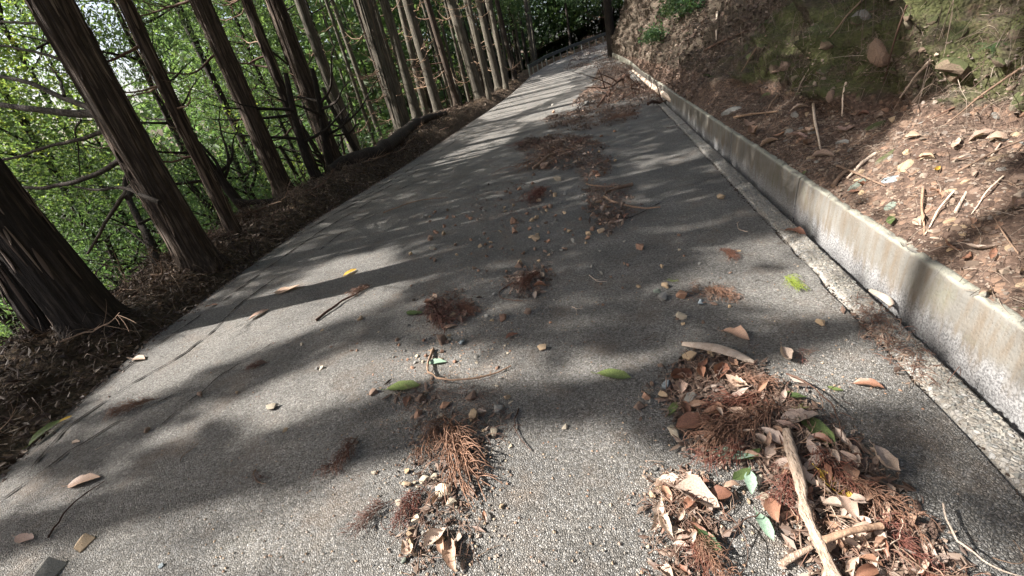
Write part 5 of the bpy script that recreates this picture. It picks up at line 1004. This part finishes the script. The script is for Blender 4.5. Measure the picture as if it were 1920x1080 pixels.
# leaves on the soil above the wall
for i in range(36):
    x = R_.uniform(1380, 1915); y = R_.uniform(195, 230 + (x - 1380) * .72); p, k = on_hill(x, y); m_ = R_.choice(['dry', 'dry', 'dry_red', 'dry']); s = R_.uniform(18, 40) * mpx(p)
    o = put('leaf', LEAF[i % 16], p + [-.005, 0, .012], (R_.uniform(-.4, .4), R_.uniform(-.7, 0), R_.uniform(0, 6.28)), s, mat=M[m_]); tag(o, f'dry {dryn[m_]} leaf on the soil above the wall', 'leaf', f'dry {dryn[m_]} leaves on the soil above the wall')
for (x, y, L, m_, lb) in [(1845, 472, 46, 'dry_pale', 'silvery curled leaf on the gravelly soil above the wall'), (1668, 417, 34, 'leaf_green', 'green leaf lying over the wall top'), (1757, 326, 26, 'leaf_gold', 'yellowing leaf on the lit soil'), (1512, 325, 16, 'leaf_green', 'small green leaf on the wall top, farther up'), (1916, 592, 22, 'leaf_green', 'green tuft at the right edge beside the wall')]:
    p, k = on_hill(x, y - 4); put_ = put('leaf', LFLAT[0] if 'gre' in m_ else LEAF[3], p + [-.01, 0, .015], (.1, -.3, R_.uniform(0, 6)), L * mpx(p), mat=M[m_]); tag(put_, lb, 'leaf')
# sticks standing and lying on the slope
def hstick(a, b, wpx, mat, label, lift=.02, group=None):
    p, _ = on_hill(*a); q, _ = on_hill(*b); n = (p + q) / 2 + [-lift, 0, lift]; k = mpx(p) * wpx / 2
    return rod('stick', [p + [-.008, 0, .008], (p + n) / 2 + [-.006, 0, .004], n, (n + q) / 2, q + [-.008, 0, .008]], [k, k * .8, k * .5], mat, label, 'stick', group, sides=6, nz=.12, seed=a[0])
for a in [((1760, 105), (1685, 190), 6, 'twig_pale', 'long pale stick slanting across the lit moss edge'), ((1562, 345), (1608, 300), 9, 'twig', 'brown stick leaning beside the grey-green stone'), ((1570, 310), (1660, 350), 5, 'twig', 'thin stick lying over the stones behind the wall'),
          ((1522, 195), (1540, 275), 5, 'twig_pale', 'pale upright stick in the shaded litter'), ((1585, 150), (1575, 215), 4, 'twig_pale', 'thin pale stalk at the base of the shaded face'), ((1530, 115), (1485, 185), 4, 'twig_pale', 'thin pale root hanging down the shaded face'),
          ((1440, 60), (1395, 130), 4, 'twig', 'brown root hanging at the far part of the shaded face'), ((1620, 0), (1560, 70), 4, 'twig', 'straight root across the top of the shaded face'), ((1700, 10), (1650, 160), 4, 'twig_dark', 'long dark root down past the orange-brown rock'),
          ((1800, 320), (1960, 240), 5, 'twig', 'root running over the lit soil to the right edge'), ((1790, 360), (1740, 440), 4, 'twig_pale', 'forked pale twig on the lit soil above the wall'), ((1800, 395), (1880, 270), 6, 'twig_pale', 'long whitish twig rising across the lit soil'),
          ((1920, 130), (1780, 230), 5, 'twig', 'long stem lying along the foot of the lit moss'), ((1850, 175), (1720, 235), 4, 'twig_dark', 'dark stem parallel to the foot of the lit moss'), ((1455, 180), (1430, 215), 4, 'twig', 'short stick in the shade above the wall'),
          ((1640, 285), (1590, 330), 8, 'twig_pale', 'pale splintered stick over the mossy topped block'), ((1735, 350), (1738, 435), 5, 'twig', 'thin upright stem above the wall'), ((1380, 215), (1460, 205), 5, 'twig', 'stick lying beside the grey block in the shade'),
          ((1895, 330), (1820, 400), 3, 'twig_pale', 'thin root on the sunlit soil'), ((1905, 480), (1860, 400), 3, 'twig', 'thin curved root at the right edge over the gravel'), ((1350, 20), (1340, 90), 4, 'twig_pale', 'pale vine on the far face of the slope'), ((1320, 90), (1390, 60), 5, 'twig_dark', 'dark stick across the far face')]:
    hstick(*a)
def fern_mesh(seed):
    R2 = np.random.default_rng(seed); mb = MB()
    for k in range(6):
        az = R2.uniform(0, 6.28); L = R2.uniform(.6, 1.0); t = np.linspace(0, 1, 9); c = np.stack([np.cos(az) * L * t, np.sin(az) * L * t, .7 * L * t - .75 * L * t ** 2], 1); mb.tube(c, .008 * (1 - .7 * t), 4, cap=False)
        sd = np.array([-np.sin(az), np.cos(az), 0]); f = np.array([np.cos(az), np.sin(az), 0])
        for i in range(1, 9):
            for sg in (-1, 1): l = .2 * (1 - (i / 9) ** 1.5) + .03; p = c[i]; q = p + sd * sg * l + f * .05 - [0, 0, .03]; mb.add([p - f * .03, q, p + f * .03, (p + q) / 2 + f * .035], [[0, 1, 3, 2]])
    return mesh_from('fern', np.concatenate(mb.v), np.concatenate(mb.f), np.concatenate(mb.m), M['leaf_dark'])
FE = [fern_mesh(s) for s in range(3)]
for i, (x, y, s_, lb) in enumerate([(1440, 40, .16, 'small fern high on the shaded face'), (1500, 150, .13, 'small fern low on the shaded face'), (1590, 90, .1, 'tiny fern left of the large orange-brown rock'), (1780, 190, .08, 'tiny fern at the foot of the lit moss'), (1850, 90, .09, 'small fern in the sunlit moss'), (1290, 60, .35, 'fern at the edge of the reddish slope'), (1330, 140, .2, 'fern in the shaded litter above the wall')]):
    p, k = on_hill(x, y); tag(put('fern', FE[i % 3], p + [-.01, 0, .01], (0, -.5, R_.uniform(0, 6)), s_), lb, 'fern')
# shrubs on the far slope
for i, (x, y, r_, m_, lb) in enumerate([(1275, 25, .5, 'leaf_dark', 'dark green shrub at the top of the reddish slope'), (1235, 75, .35, 'leaf_mid', 'low green plants half-way up the reddish slope'), (1310, 10, .4, 'leaf_mid', 'green shrub hanging over the edge of the shaded face')]):
    p, _ = on_hill(x, y); root = tag(empty('shrub', p), lb, 'shrub'); P_ = clumps(p + [-.2, 0, .25], [r_, r_ * 1.6, r_ * .7], 22, 34, (.14, .08)); crown_obj('leaves', P_, .11, .05, M[m_], root); mb = MB()
    for k in range(6): d = NR.normal(size=3) * [.4, .5, .1] * r_ + [0, 0, r_ * .8]; mb.tube([[0, 0, 0], d * .5, d], [.02, .012, .006], 5)
    mb.build('stems', M['twig_dark'], root)
